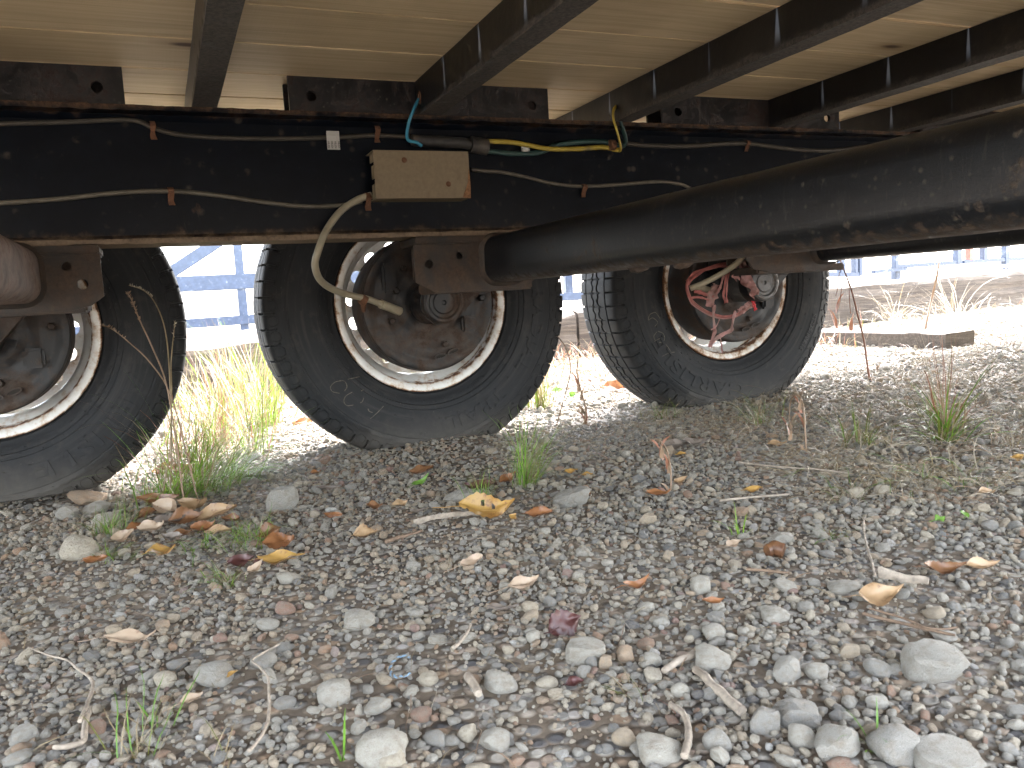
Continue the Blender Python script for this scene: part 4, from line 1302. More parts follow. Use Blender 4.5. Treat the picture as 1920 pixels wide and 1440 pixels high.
cable('green_wire', [(905, 282, 1.728), (960, 288, 1.732), (1010, 286, 1.733), (1045, 272, 1.733), (1090, 266, 1.730), (1135, 266, 1.727), (1165, 274, 1.722), (1173, 262, 1.712), (1166, 238, 1.702), (1160, 222, 1.70)], 0.0058, M['green_wire'], 0.6)
cable('blue_wire', [(791, 274, 1.716), (781, 267, 1.716), (766, 263, 1.714), (763, 250, 1.706), (768, 225, 1.695), (778, 200, 1.692), (787, 182, 1.70)], 0.0038, M['blue'], 0.8)
tag_card(c5, 984, 281, 17, 11, 2)
p_ = at(1147, 272, 1.718)
bm = bmesh.new(); add_tube(bm, [p_ + Vector((-0.006, 0, 0)), p_ + Vector((0.007, 0, 0))], 0.0125, 10); tpart(bm_obj('tape_wrap', bm, M['clip'], None, auto=40))
# grommets where the wires go into the cross-members
for (px, py, y) in ((787, 183, 1.69), (1163, 197, 1.69)):
    p = at(px, py, y)
    V, F = plate_mesh(circ(0, 0, 0.0085, 14, 0.014), [circ(0, 0, 0.0052, 14, 0.0095)], 0.004, lambda u, v, w: (p.x + w, p.y + u, p.z + v))
    tpart(mesh_obj('wire_grommet', V, F, M['clip']))
# lumps of dried mud hanging under the middle axle tube
for (px, py, w, h) in ((1345, 478, 40, 20), (1486, 462, 34, 20)):
    p = at(px, py, 1.12 if px < 1400 else 1.0); k = px_m(p)
    V, F = [], []
    bm = bmesh.new(); bmesh.ops.create_icosphere(bm, subdivisions=3, radius=1.0)
    for v in bm.verts:
        v.co *= 1 + 0.45 * mnoise.noise(v.co * 2.1 + Vector((px, 0, 0)))
        v.co = Vector((v.co.x * w * k * 0.45, v.co.y * 0.014, v.co.z * h * k * 0.5)) + Vector((0.700, p.y, 0.036 + H))
    tpart(bm_obj('mud_lump', bm, M['bracket'], None, smooth=True))

# ------------------------------------------------------------------ beyond the trailer
def timber(name, pts_y, x0, x1, zt, zb, dep, seed, label, cat='timber', tilt=0.0):
    """squared timber along X following the ground; worn, split edges"""
    xs = np.arange(x0, x1 + 0.01, 0.035)
    prof = []
    nz, ny = 7, 6
    for i in range(nz): prof.append((0.0, i / (nz - 1)))
    for i in range(1, ny): prof.append((i / (ny - 1), 1.0))
    for i in range(1, nz): prof.append((1.0, 1 - i / (nz - 1)))
    V, F = [], []
    m = len(prof)
    for xi, x in enumerate(xs):
        for (a, b) in prof:
            y = pts_y + a * dep + tilt * (x - x0)
            z0 = zb + 0.024 * x; z1 = zt + 0.024 * x
            z = z0 + (z1 - z0) * b
            q = mnoise.noise(Vector((x * 1.7 + seed, a * 4, b * 7))) * 0.008 + mnoise.noise(Vector((x * 0.9 + seed, a * 14, b * 26))) * 0.010
            if a == 0.0 or a == 1.0: y += q * (1 if a == 0 else -1)
            if b == 1.0 and a in (0.0, 1.0): z -= 0.012 + abs(mnoise.noise(Vector((x * 3 + seed, 3, 3)))) * 0.03; y += (0.010 if a == 0 else -0.01)
            elif b == 1.0: z += q * 0.6
            V.append((x, y, z))
    for i in range(len(xs) - 1):
        for k in range(m - 1):
            F.append((i * m + k, (i + 1) * m + k, (i + 1) * m + k + 1, i * m + k + 1))
    F.append(tuple(range(m))); F.append(tuple((len(xs) - 1) * m + k for k in range(m))[::-1])
    o = mesh_obj(name, V, F, M['timber'], None)
    return tag(o, label, cat, 'timbers laid along the edge of the yard')
timber('timber', 3.70, -1.6, 1.93, -0.128 + H, -0.372 + H, 0.26, 3.0, 'long squared timber lying behind the gap between left and middle wheel')
timber('timber', 3.72, 1.96, 7.6, -0.133 + H, -0.366 + H, 0.27, 11.0, 'grey weathered squared timber running out to the right behind the right wheel', tilt=0.012)
# short plank lying on the gravel in front of it
def plank(name, a, b, wid, hgt, label, zoff=0.0, nvec=None):
    a, b = Vector((a[0], a[1], 0)), Vector((b[0], b[1], 0))
    d = (b - a).normalized(); n_ = Vector((-d.y, d.x, 0)) if nvec is None else nvec
    V, F = [], []
    N = 24
    pr = [(0, 0), (0, .5), (0.0, 0.93), (0.03, 1), (.5, 1), (0.97, 1), (1, 0.93), (1, .5), (1, 0)]
    m = len(pr)
    L = (b - a).length
    for i in range(N + 1):
        c = a + d * (L * i / N)
        for (u, w) in pr:
            q = mnoise.noise(Vector((i * 0.4, u * 5, w * 9))) * 0.004
            P = c + n_ * (u * wid)
            V.append((P.x + n_.x * q, P.y + n_.y * q, ground_xy(P.x, P.y) * 0.2 + slope(P.x) * 0.8 + zoff + w * hgt + q))
    for i in range(N):
        for k in range(m - 1): F.append((i * m + k, i * m + k + 1, (i + 1) * m + k + 1, (i + 1) * m + k))
    F.append(tuple(range(m))[::-1]); F.append(tuple(N * m + k for k in range(m)))
    return tag(mesh_obj(name, V, F, M['timber']), label, 'timber')
pa, pb, pc = on_ground(1576, 647), on_ground(1773, 655), on_ground(1827, 647)
dd_ = (Vector((pa.x, pa.y, 0)) - Vector((pb.x, pb.y, 0))).normalized()
plank('timber', (pb.x, pb.y), (pb.x + dd_.x * 1.0, pb.y + dd_.y * 1.0), -(pc - pb).length, 0.062, 'short thick plank lying on gravel in front of the long grey timber, dark cut end', 0.0, -Vector((pc.x - pb.x, pc.y - pb.y, 0)).normalized())

# steel truss trailer frame, far behind, and post rails at right
def bar(bm, a, b, w, h):
    a, b = Vector(a), Vector(b)
    d = b - a; L = d.length
    q = d.to_track_quat('X', 'Z').to_matrix().to_4x4()
    vs = add_box(bm, (0, -w / 2, -h / 2), (L, w / 2, h / 2), 0.004)
    bmesh.ops.transform(bm, matrix=Matrix.Translation(a) @ q, verts=vs)
TRUSS = empty('steel_truss', (0.3, 6.4, 0))
tag(TRUSS, 'blue-black steel truss frame standing beyond the timbers, seen between the wheels', 'steel frame')
def kid(o, root):
    o.parent = root; o.matrix_parent_inverse = Matrix.Translation(-root.location); return o
YT = 6.4
def pt(px, py, y=YT):
    return at(px, py, y)
def barpart(root, name, p0, p1, w, h, mat, y=YT):
    bm = bmesh.new(); bar(bm, p0, p1, w, h)
    return kid(bm_obj(name, bm, mat, None, auto=40), root)
zc = pt(415, 532).z; zlo = pt(415, 614).z; zhi = zc + 0.62
for xx, kk in ((-1.6, 0), (0.565, 1), (2.75, 1)):
    barpart(TRUSS, 'truss_post', (xx, YT + 0.003, zlo - 0.03), (xx, YT + 0.003, zhi), 0.07, 0.062, M['truss'])
barpart(TRUSS, 'truss_rail', (-3.5, YT, zc), (5.2, YT, zc + 0.02), 0.09, 0.112, M['truss'])
barpart(TRUSS, 'truss_rail', (-3.5, YT, zlo), (5.2, YT, zlo + 0.10), 0.09, 0.068, M['truss'])
barpart(TRUSS, 'truss_rail', (-3.5, YT, zhi), (5.2, YT, zhi), 0.09, 0.09, M['truss'])
barpart(TRUSS, 'truss_diagonal', (0.04, YT - 0.004, zc + 0.06), (0.62, YT - 0.004, zc + 0.42), 0.06, 0.085, M['truss'])
barpart(TRUSS, 'truss_diagonal', (0.04, YT - 0.004, zc + 0.06), (-0.6, YT - 0.004, zc + 0.46), 0.06, 0.085, M['truss'])
barpart(TRUSS, 'truss_diagonal', (2.0, YT - 0.004, zc + 0.06), (2.7, YT - 0.004, zc + 0.52), 0.06, 0.085, M['truss'])
for xx in (-1.2, 1.5, 4.2):
    barpart(TRUSS, 'truss_leg', (xx, YT + 0.05, -0.12), (xx, YT + 0.05, zlo - 0.03), 0.08, 0.08, M['truss'])
RACK = empty('steel_rack', (9.0, 7.2, 0))
tag(RACK, 'dark steel rack of uprights and low rails far beyond the right-hand timber', 'steel rack')
YR = 7.0
def rpt(px, py): return at(px, py, YR)
for (x0, y0, x1, y1, th) in ((1541, 514, 1610, 515, 10), (1636, 510, 1698, 504, 8), (1680, 500, 1798, 492, 9), (1804, 491, 2050, 478, 8)):
    a, b = rpt(x0, y0), rpt(x1, y1)
    barpart(RACK, 'rack_rail', a, b, 0.06, th * px_m(a) * 0.9, M['truss'])
for (x, y0, y1, w, mt) in ((1577, 486, 513, 12, 'truss'), (1602, 484, 512, 8, 'truss'), (1611, 482, 517, 9, 'truss'), (1678, 474, 503, 10, 'truss'), (1795, 462, 495, 14, 'truss'),
                           (1817, 462, 488, 11, 'truss_red'), (1844, 460, 488, 12, 'truss'), (1885, 452, 496, 13, 'truss'), (1960, 450, 490, 12, 'truss'), (1066, 505, 556, 15, 'truss')):
    a, b = rpt(x, y1), rpt(x, y0 - 60)
    barpart(RACK, 'rack_post', a, (a.x, a.y, b.z), 0.07, w * px_m(a), M[mt])
a, b = rpt(1030, 561), rpt(1112, 556)
barpart(RACK, 'rack_rail', a, b, 0.05, 0.05, M['truss'])
for x in (1690, 1900):
    a = rpt(x, 500)
    barpart(RACK, 'rack_leg', (a.x, YR + 0.08, slope(a.x) - 0.12), (a.x, YR + 0.08, a.z), 0.08, 0.08, M['truss'])

# ------------------------------------------------------------------ vegetation
VM = ['g_green', 'g_bright', 'g_yellow', 'g_straw', 'g_red', 'g_brown', 'g_white']
VMATS = [M[k] for k in VM]
VI = {k: i for i, k in enumerate(VM)}
class Veg:
    def __init__(s): s.V, s.F, s.I = [], [], []
    def blade(s, p, az, h, bend, w, mat, seg=6, droop=0.0, twist=0.0, wob=0.0):
        """flat tapering blade with a folded midrib"""
        d = Vector((math.cos(az), math.sin(az), 0)); sd_ = Vector((-d.y, d.x, 0))
        b = len(s.V)
        q = Vector(p)
        ang = math.radians(88) - droop
        st = h / seg
        for i in range(seg + 1):
            f = i / seg
            ww = w * (0.75 + 0.5 * f) * (1 - f ** 2.2) if i < seg else 0.0
            ww = max(ww, w * 0.06)
            sdv = (sd_ * math.cos(twist * f) + Vector((0, 0, 1)) * math.sin(twist * f))
            wv = Vector((wob * mnoise.noise(q * 23), wob * mnoise.noise(q * 23 + Vector((9, 0, 0))), 0))
            s.V += [tuple(q + wv - sdv * ww / 2), tuple(q + wv + sdv * ww / 2)]
            if i: s.F.append((b + 2 * i - 2, b + 2 * i - 1, b + 2 * i + 1, b + 2 * i)); s.I.append(VI[mat])
            q = q + (d * math.cos(ang) + Vector((0, 0, 1)) * math.sin(ang)) * st
            ang -= bend / seg * (0.35 + 1.3 * f)
            az += random.gauss(0, 0.10); d = Vector((math.cos(az), math.sin(az), 0)); sd_ = Vector((-d.y, d.x, 0))
            if q.z < p[2] - 0.002 and ang < 0: ang = 0.05
        return q
    def stalk(s, pts, r, mat, seg=5):
        bm = bmesh.new(); add_tube(bm, pts, r, seg)
        bm.verts.index_update()
        b = len(s.V)
        s.V += [tuple(v.co) for v in bm.verts]
        for f in bm.faces: s.F.append(tuple(v.index + b for v in f.verts)); s.I.append(VI[mat])
        bm.free()
    def seeds(s, pts, n, r, mat):
        for k in range(n):
            f = k / n
            i = f * (len(pts) - 1); a = Vector(pts[int(i)]).lerp(Vector(pts[min(int(i) + 1, len(pts) - 1)]), i % 1)
            az = random.uniform(0, 6.28)
            d = Vector((math.cos(az), math.sin(az), random.uniform(0.5, 1.6))).normalized()
            L = r * random.uniform(0.7, 1.5)
            sdv = d.cross(Vector((random.random(), random.random(), 0.3))).normalized() * r * 0.22
            b = len(s.V)
            s.V += [tuple(a), tuple(a + d * L * 0.5 + sdv), tuple(a + d * L), tuple(a + d * L * 0.5 - sdv)]
            s.F.append((b, b + 1, b + 2, b + 3)); s.I.append(VI[mat])
    def build(s, name, origin=None):
        V = s.V
        if origin is not None: V = [(x - origin[0], y - origin[1], z - origin[2]) for x, y, z in V]
        o = mesh_obj(name, V, s.F, None, None, True, VMATS, s.I)
        if origin is not None: o.location = origin
        return o
def wpick(pal):
    ks = list(pal.keys()); return random.choices(ks, [pal[k] for k in ks])[0]
def tuft(name, label, px, py, hpx, n, spread_px, pal, lean=(0, 0), bend=(0.6, 1.8), w=0.0035, group=None, droop=(0.0, 0.5), twist=0.6, cat='grass tuft', hvar=0.45):
    p0 = on_ground(px, py); k = px_m(p0)
    v = Veg()
    dry = {'g_straw': 5, 'g_white': 2, 'g_brown': 1}
    for i in range(int(n * 2.0) if n > 12 else n):
        rr = abs(random.gauss(0, 0.6)) * spread_px * k / 2; aa = random.uniform(0, 6.28)
        x, y = p0.x + rr * math.cos(aa), p0.y + rr * math.sin(aa)
        h = hpx * k * 1.35 * random.uniform(1 - hvar, 1.12)
        az = math.atan2(math.sin(aa) * 0.5 + lean[1] + random.gauss(0, 0.7), math.cos(aa) * 0.5 + lean[0] + random.gauss(0, 0.7))
        if random.random() < 0.35: h *= random.uniform(0.35, 0.7)
        m_ = wpick(pal) if random.random() > 0.2 or n <= 12 else wpick(dry)
        v.blade((x, y, ground_xy(x, y) - 0.002), az, h, random.uniform(*bend) * (1.6 if random.random() < 0.2 else 1), w * (0.68 if n > 12 else 0.9) * random.uniform(0.55, 1.25), m_, 8, random.uniform(*droop), random.uniform(-twist, twist))
    o = v.build(name, (p0.x, p0.y, p0.z))
    return tag(o, label, cat, group)
GRP = 'grass tufts growing in the gravel'
mixA = {'g_yellow': 4, 'g_bright': 3, 'g_straw': 2, 'g_red': 2, 'g_green': 1}
tuft('grass_tuft', 'tall yellow-green grass clump directly left of the middle tyre', 500, 800, 150, 46, 70, {'g_yellow': 6, 'g_bright': 4, 'g_straw': 2}, (0, 0), (0.2, 0.9), 0.006, GRP)
tuft('grass_tuft', 'mixed reddish and green grass clump midway between left and middle tyre', 420, 835, 175, 110, 130, {'g_red': 4, 'g_yellow': 4, 'g_straw': 3, 'g_bright': 2}, (0.1, 0), (0.3, 1.3), 0.0032, GRP)
tuft('grass_tuft', 'reddish dry grass clump standing at the right edge of the left tyre', 338, 922, 185, 46, 60, {'g_red': 5, 'g_straw': 2, 'g_green': 2, 'g_brown': 1}, (-0.1, 0), (0.5, 2.0), 0.0026, GRP)
tuft('grass_tuft', 'yellow grass clump in front of the timber, behind the mixed clump', 455, 775, 135, 80, 140, {'g_yellow': 5, 'g_straw': 4, 'g_bright': 3, 'g_red': 2}, (0, 0), (0.2, 1.2), 0.005, GRP)
tuft('grass_tuft', 'bright green low grass tuft sweeping right, in front of the tall clumps', 375, 925, 165, 150, 170, {'g_bright': 8, 'g_green': 3, 'g_yellow': 2}, (0.8, 0.1), (0.5, 1.5), 0.0036, GRP, (0.3, 0.9))
tuft('grass_tuft', 'fine pale green grass tuft behind the pale rounded boulder', 205, 1000, 62, 60, 90, {'g_bright': 3, 'g_green': 5, 'g_straw': 1}, (0.2, 0.1), (0.6, 1.6), 0.0018, GRP, (0.2, 0.8))
tuft('grass_tuft', 'short green tuft at the autumn leaf cluster on the left', 470, 1020, 62, 55, 110, {'g_bright': 4, 'g_green': 4, 'g_straw': 1}, (-0.2, 0), (0.7, 1.8), 0.0020, GRP, (0.3, 0.9))
tuft('grass_tuft', 'thin green tuft leaning left below the autumn leaf cluster', 425, 1095, 55, 30, 70, {'g_bright': 5, 'g_green': 3, 'g_straw': 2}, (-0.5, -0.2), (0.7, 1.8), 0.0018, GRP, (0.3, 1.0))
tuft('grass_tuft', 'thin green grass at the right foot of the pale boulder', 215, 1048, 36, 26, 60, {'g_bright': 4, 'g_green': 4}, (0.6, 0), (0.5, 1.4), 0.0016, GRP, (0.4, 1.0))
tuft('grass_tuft', 'dark green grass tuft leaning upper right in front of the middle tyre', 985, 912, 125, 60, 46, {'g_green': 5, 'g_bright': 3, 'g_straw': 1}, (0.75, 0.0), (0.2, 1.3), 0.0026, GRP, (0.0, 0.8))
tuft('grass_tuft', 'small green tuft behind the big yellow leaf', 905, 945, 56, 22, 36, {'g_green': 5, 'g_bright': 3}, (0.1, 0), (0.2, 1.3), 0.0022, GRP)
tuft('grass_tuft', 'upright yellow-green grass plant with broad blades, farthest right', 1772, 812, 130, 34, 46, {'g_yellow': 3, 'g_green': 4, 'g_bright': 3, 'g_red': 1}, (0, 0), (0.3, 1.5), 0.0055, GRP, (0.0, 1.0))
tuft('grass_tuft', 'thin reddish seed stems rising out of the rightmost grass plant', 1768, 800, 165, 18, 30, {'g_red': 4, 'g_straw': 3, 'g_yellow': 2}, (0, 0), (0.1, 0.6), 0.0022, GRP)
tuft('grass_tuft', 'green and straw grass tuft right of the bent brown stalk', 1610, 835, 72, 34, 70, {'g_yellow': 3, 'g_green': 3, 'g_straw': 3}, (0.1, 0), (0.4, 1.7), 0.0030, GRP, (0.1, 0.9))
tuft('grass_tuft', 'thin grass wisp in front of the right tyre contact patch', 1425, 795, 70, 26, 60, {'g_green': 3, 'g_straw': 4, 'g_bright': 2}, (-0.1, 0), (0.5, 2.0), 0.0020, GRP, (0.1, 1.0))
tuft('grass_tuft', 'matted yellow-green grass at the left foot of the right tyre', 1245, 785, 40, 60, 80, {'g_yellow': 4, 'g_straw': 4, 'g_green': 2}, (0.4, 0), (0.8, 1.8), 0.0020, GRP, (0.4, 1.1))
tuft('grass_tuft', 'small bright green sprig alone on the gravel, right of centre', 1388, 1003, 46, 12, 24, {'g_bright': 5, 'g_green': 3}, (0, 0), (0.2, 1.2), 0.0022, GRP, (0.0, 0.9))
tuft('grass_tuft', 'flat green sprig right of the lone bright sprig', 1555, 1008, 34, 18, 50, {'g_bright': 3, 'g_green': 3, 'g_straw': 1}, (0, 0), (0.6, 1.6), 0.0018, GRP, (0.5, 1.1))
tuft('grass_tuft', 'yellow grass clump behind the middle tyre on its right side', 1015, 765, 90, 34, 50, {'g_yellow': 5, 'g_straw': 3, 'g_bright': 2}, (0.3, 0), (0.2, 0.9), 0.0060, GRP)
tuft('grass_tuft', 'sparse yellowish sprig at the bottom left corner', 250, 1420, 130, 13, 90, {'g_yellow': 3, 'g_straw': 3, 'g_green': 2}, (0.2, 0), (0.4, 1.6), 0.0020, GRP, (0.2, 1.0))
tuft('grass_tuft', 'thin green sprig in the gravel above the bottom left corner', 300, 1365, 100, 8, 60, {'g_green': 4, 'g_straw': 2}, (0.3, 0), (0.5, 1.4), 0.0018, GRP, (0.2, 0.9))
tuft('grass_tuft', 'single broad green blade at the bottom edge left of the crusty stone', 640, 1425, 125, 3, 10, {'g_green': 3}, (-0.3, 0), (0.1, 0.5), 0.0048, GRP, (0.0, 0.3))
tuft('grass_tuft', 'yellowish sprig at the bottom edge under the thin pale root', 420, 1435, 100, 9, 70, {'g_yellow': 3, 'g_straw': 3}, (0.1, 0), (0.4, 1.5), 0.0018, GRP, (0.2, 0.9))
tuft('grass_tuft', 'thin green blades at the bottom right between the big grey stones', 1640, 1400, 120, 6, 90, {'g_green': 4, 'g_bright': 1}, (-0.3, 0), (0.3, 1.2), 0.0020, GRP, (0.1, 0.9))
tuft('grass_tuft', 'dry straw sprig lying beside the pale round stone', 1195, 1305, 84, 16, 60, {'g_yellow': 3, 'g_straw': 5, 'g_red': 1}, (-0.6, 0.2), (0.8, 1.6), 0.0014, GRP, (0.8, 1.3))
tuft('grass_tuft', 'dry white-blond grass fountain in front of the right-hand timber', 1790, 620, 120, 40, 40, {'g_white': 8, 'g_straw': 2}, (0, 0), (0.4, 2.4), 0.0042, GRP, (0.1, 0.9))
tuft('grass_tuft', 'dry blond grass at the left end of the short plank', 1680, 612, 90, 30, 60, {'g_white': 6, 'g_straw': 4}, (-0.1, 0), (0.5, 2.2), 0.0040, GRP, (0.1, 0.9))
tuft('grass_tuft', 'straw tangle on the gravel below the green and straw tuft', 1590, 935, 74, 40, 150, {'g_straw': 6, 'g_white': 2, 'g_green': 2}, (0, 0), (1.0, 2.6), 0.0016, GRP, (0.4, 1.3), 2.0)
tuft('grass_tuft', 'straw tangle with green blades near the right edge of the gravel', 1800, 915, 84, 40, 150, {'g_straw': 5, 'g_white': 2, 'g_green': 3}, (0, 0), (0.9, 2.4), 0.0016, GRP, (0.3, 1.2), 2.0)
tuft('grass_tuft', 'thin arching straw at the far right edge of the gravel', 1900, 840, 80, 14, 50, {'g_straw': 5, 'g_white': 2}, (-0.2, 0), (0.8, 2.4), 0.0018, GRP, (0.1, 0.9))

tuft('grass_tuft', 'bright low grass spilling right at the foot of the mixed clump', 440, 900, 95, 80, 110, {'g_bright': 7, 'g_yellow': 4, 'g_green': 2}, (0.9, 0), (0.8, 1.9), 0.0036, GRP, (0.5, 1.2))
tuft('grass_tuft', 'bright green grass at the foot of the left tyre, above the leaf heap', 318, 940, 80, 60, 100, {'g_bright': 7, 'g_green': 4}, (0.6, -0.1), (0.7, 1.8), 0.0032, GRP, (0.4, 1.1))
tuft('grass_tuft', 'green grass blades lying over the leaf heap', 395, 1022, 60, 50, 130, {'g_bright': 6, 'g_green': 4, 'g_straw': 2}, (0.4, 0.1), (0.8, 1.9), 0.0022, GRP, (0.6, 1.2))
tuft('grass_tuft', 'broad green blades spreading low around the rightmost grass plant', 1775, 830, 75, 22, 60, {'g_green': 5, 'g_bright': 4, 'g_yellow': 2}, (0, 0), (0.5, 1.6), 0.0060, GRP, (0.5, 1.2))
tuft('grass_tuft', 'dry straw tangle between the bent stalk and the green and straw tuft', 1540, 880, 70, 40, 150, {'g_straw': 6, 'g_white': 4, 'g_green': 1}, (0, 0), (1.0, 2.6), 0.0020, GRP, (0.5, 1.3), 2.0)
tuft('grass_tuft', 'pale straw tangle below the rightmost grass plant', 1740, 900, 80, 40, 170, {'g_straw': 6, 'g_white': 4, 'g_green': 2}, (0, 0), (1.0, 2.6), 0.0020, GRP, (0.4, 1.3), 2.0)
tuft('grass_tuft', 'sparse tall mixed stems in front of the mixed clump', 395, 872, 160, 34, 110, {'g_red': 4, 'g_yellow': 4, 'g_bright': 3, 'g_straw': 2}, (0.1, 0), (0.3, 1.6), 0.0034, GRP)
tuft('grass_tuft', 'tall thin yellow-green stems in front of the clump at the middle tyre', 478, 852, 165, 34, 90, {'g_yellow': 5, 'g_bright': 4, 'g_red': 2}, (0.05, 0), (0.2, 1.3), 0.0042, GRP)
# stems with a shape of their own
def stem(name, label, pts, r0, r1, mat, y0=None, sub=None, group='dead stems and stalks', cat='dry stem', base=None, extra=None):
    """pts in photo pixels, first at the ground; the stem stands in the plane facing the camera at its root"""
    p0 = on_ground(*pts[0]) if base is None else base
    dep = Vector((p0.x, p0.y, p0.z - H)).dot(fwd)
    P = [p0]
    for k, (a, b) in enumerate(pts[1:]):
        d = ray(a, b); d = Vector(d) * dep * (1 + 0.015 * math.sin(k * 2.1))
        P.append(Vector((d.x, d.y, d.z + H)))
    P[0].z -= 0.004
    SP = smooth_path(P, 5)
    v = Veg()
    n = len(SP)
    v.stalk(SP, [r0 + (r1 - r0) * i / (n - 1) for i in range(n)], mat)
    if extra: extra(v, SP, dep)
    o = v.build(name, tuple(p0))
    return tag(o, label, cat, group)
def seedhead(mat, a=0.7, n=26, r=0.006):
    def f(v, SP, dep):
        k = int(len(SP) * a); v.seeds(SP[k:], n, r, mat)
    return f
stem('seed_stalk', 'tall pale grass stalk arching left with blond seed head, in front of the left tyre', [(318, 936), (322, 830), (318, 700), (310, 620), (292, 570), (270, 545), (242, 535)], 0.0018, 0.0009, 'g_straw', extra=seedhead('g_white', 0.72, 26, 0.006))
stem('seed_stalk', 'brown grass stalk with dark seed head pointing up, in front of the left tyre', [(346, 950), (332, 840), (312, 720), (285, 650), (262, 600), (248, 565), (239, 550)], 0.0020, 0.0010, 'g_brown', extra=seedhead('g_brown', 0.62, 30, 0.007))
stem('seed_stalk', 'grass stalk leaning far left across the left tyre with dark seed head', [(372, 940), (350, 850), (320, 740), (282, 680), (240, 640), (210, 617), (190, 610)], 0.0018, 0.0009, 'g_brown', extra=seedhead('g_brown', 0.68, 26, 0.006))
stem('seed_stalk', 'short upright stalk with pale seed head beside the edge of the left tyre', [(300, 942), (318, 850), (322, 740), (321, 680), (326, 625), (328, 602)], 0.0017, 0.0009, 'g_straw', extra=seedhead('g_white', 0.7, 16, 0.005))
stem('dry_stem', 'long thin brown stem bending down from the middle axle bracket to the gravel', [(1042, 800), (1062, 730), (1070, 690), (1060, 650), (1035, 620), (1010, 590), (985, 560), (966, 541)], 0.0016, 0.0010, 'g_brown',
     extra=lambda v, SP, dep: v.stalk(smooth_path([SP[-14], SP[-14] + Vector((-0.02, 0, 0.012)), SP[-14] + Vector((-0.045, 0, 0.015)), SP[-14] + Vector((-0.062, 0, 0.004)), SP[-14] + Vector((-0.063, 0, -0.012))], 4), 0.0008, 'g_red'))
def hang(v, SP, dep):
    for f, dx, dz, L in ((0.82, -0.03, -0.09, 1), (0.74, -0.045, -0.10, 1), (0.72, 0.012, -0.11, 1)):
        p = SP[int(len(SP) * f)]
        v.stalk(smooth_path([p, p + Vector((dx * 0.5, 0, dz * 0.25)), p + Vector((dx * 0.7, 0, dz * 0.7)), p + Vector((dx, 0, dz))], 4), 0.0012, 'g_red')
        q = p + Vector((dx, 0, dz))
        v.blade((q.x, q.y, q.z - 0.055), random.uniform(0, 6), 0.07, 0.9, 0.018, 'g_red', 6, 0.1, 2.5)
stem('dry_stem', 'tall reddish stem with hanging red leaves, right of the right tyre', [(1633, 716), (1627, 690), (1620, 640), (1608, 590), (1595, 540), (1580, 500), (1572, 478)], 0.0042, 0.0016, 'g_red', extra=hang)
stem('dry_stem', 'straight grey stick standing up in front of the right-hand timber', [(1731, 640), (1738, 600), (1748, 555), (1757, 515), (1763, 474)], 0.006, 0.0042, 'g_brown')
def wither(v, SP, dep):
    for k in range(7):
        p = SP[random.randrange(2, len(SP) - 2)]
        v.blade((p.x, p.y, p.z - 0.03), random.uniform(0, 6.28), 0.045, 1.4, 0.011, random.choice(['g_red', 'g_brown']), 5, 0.2, 2.5)
stem('dry_stem', 'bent over brown stalk with withered leaves in front of the right tyre', [(1512, 848), (1509, 800), (1506, 762), (1498, 742), (1486, 745), (1480, 770), (1482, 815)], 0.0022, 0.0012, 'g_brown', extra=wither)
stem('dry_stem', 'dead curled plant with brown leaves left of centre right gravel', [(1256, 926), (1258, 890), (1252, 850), (1240, 828), (1226, 822)], 0.0020, 0.0011, 'g_brown', extra=wither)
stem('dry_stem', 'dead brown stalk with crumpled leaf between the middle and right tyre', [(1094, 798), (1098, 768), (1090, 735), (1082, 700), (1084, 672)], 0.0030, 0.0015, 'g_brown', extra=wither)
stem('dry_stem', 'thin pale straw arch at the right, beside the rightmost grass plant', [(1835, 885), (1826, 850), (1832, 820), (1850, 805), (1872, 803)], 0.0009, 0.0006, 'g_white')

# masses nobody could count: weeds along the timber, straw litter, dry moss and roots
def mass(name, label, regions, seed):
    random.seed(seed)
    v = Veg()
    for (x0, x1, y0, y1, n, hmin, hmax, pal, w, bend, dro) in regions:
        for _ in range(n):
            x, y = random.uniform(x0, x1), random.uniform(y0, y1)
            if 1.96 < y < 2.14 and any(abs(x - a[0]) < 0.28 for a in AX): continue
            v.blade((x, y, ground_xy(x, y) + (0.007 if 'litter' in name else -0.002)), random.uniform(0, 6.28), random.uniform(hmin, hmax), random.uniform(*bend), w * random.uniform(0.6, 1.3), wpick(pal), 5, random.uniform(*dro), random.uniform(-1.5, 1.5), 0.004)
    o = v.build(name)
    o['kind'] = 'stuff'; o['label'] = label
    return o
redmix = {'g_red': 5, 'g_straw': 4, 'g_brown': 1, 'g_white': 2, 'g_yellow': 1}
mass('dry_weeds', 'reddish dry weeds growing along the timbers', [
    (1.0, 3.0, 2.7, 3.66, 1500, 0.03, 0.20, redmix, 0.0035, (0.4, 2.6), (0, 1.2)),
    (-0.6, 1.1, 2.5, 3.66, 700, 0.03, 0.17, {'g_straw': 4, 'g_yellow': 4, 'g_red': 2, 'g_bright': 2}, 0.004, (0.2, 1.8), (0, 1.0)),
    (-0.6, 1.2, 3.3, 3.68, 260, 0.12, 0.32, {'g_straw': 4, 'g_white': 3, 'g_yellow': 3, 'g_red': 1}, 0.004, (0.1, 1.0), (0, 0.4)),
    (3.0, 6.0, 3.35, 3.70, 220, 0.03, 0.14, {'g_white': 5, 'g_straw': 4, 'g_yellow': 1, 'g_red': 1}, 0.0035, (0.4, 2.4), (0, 1.1))], 21)
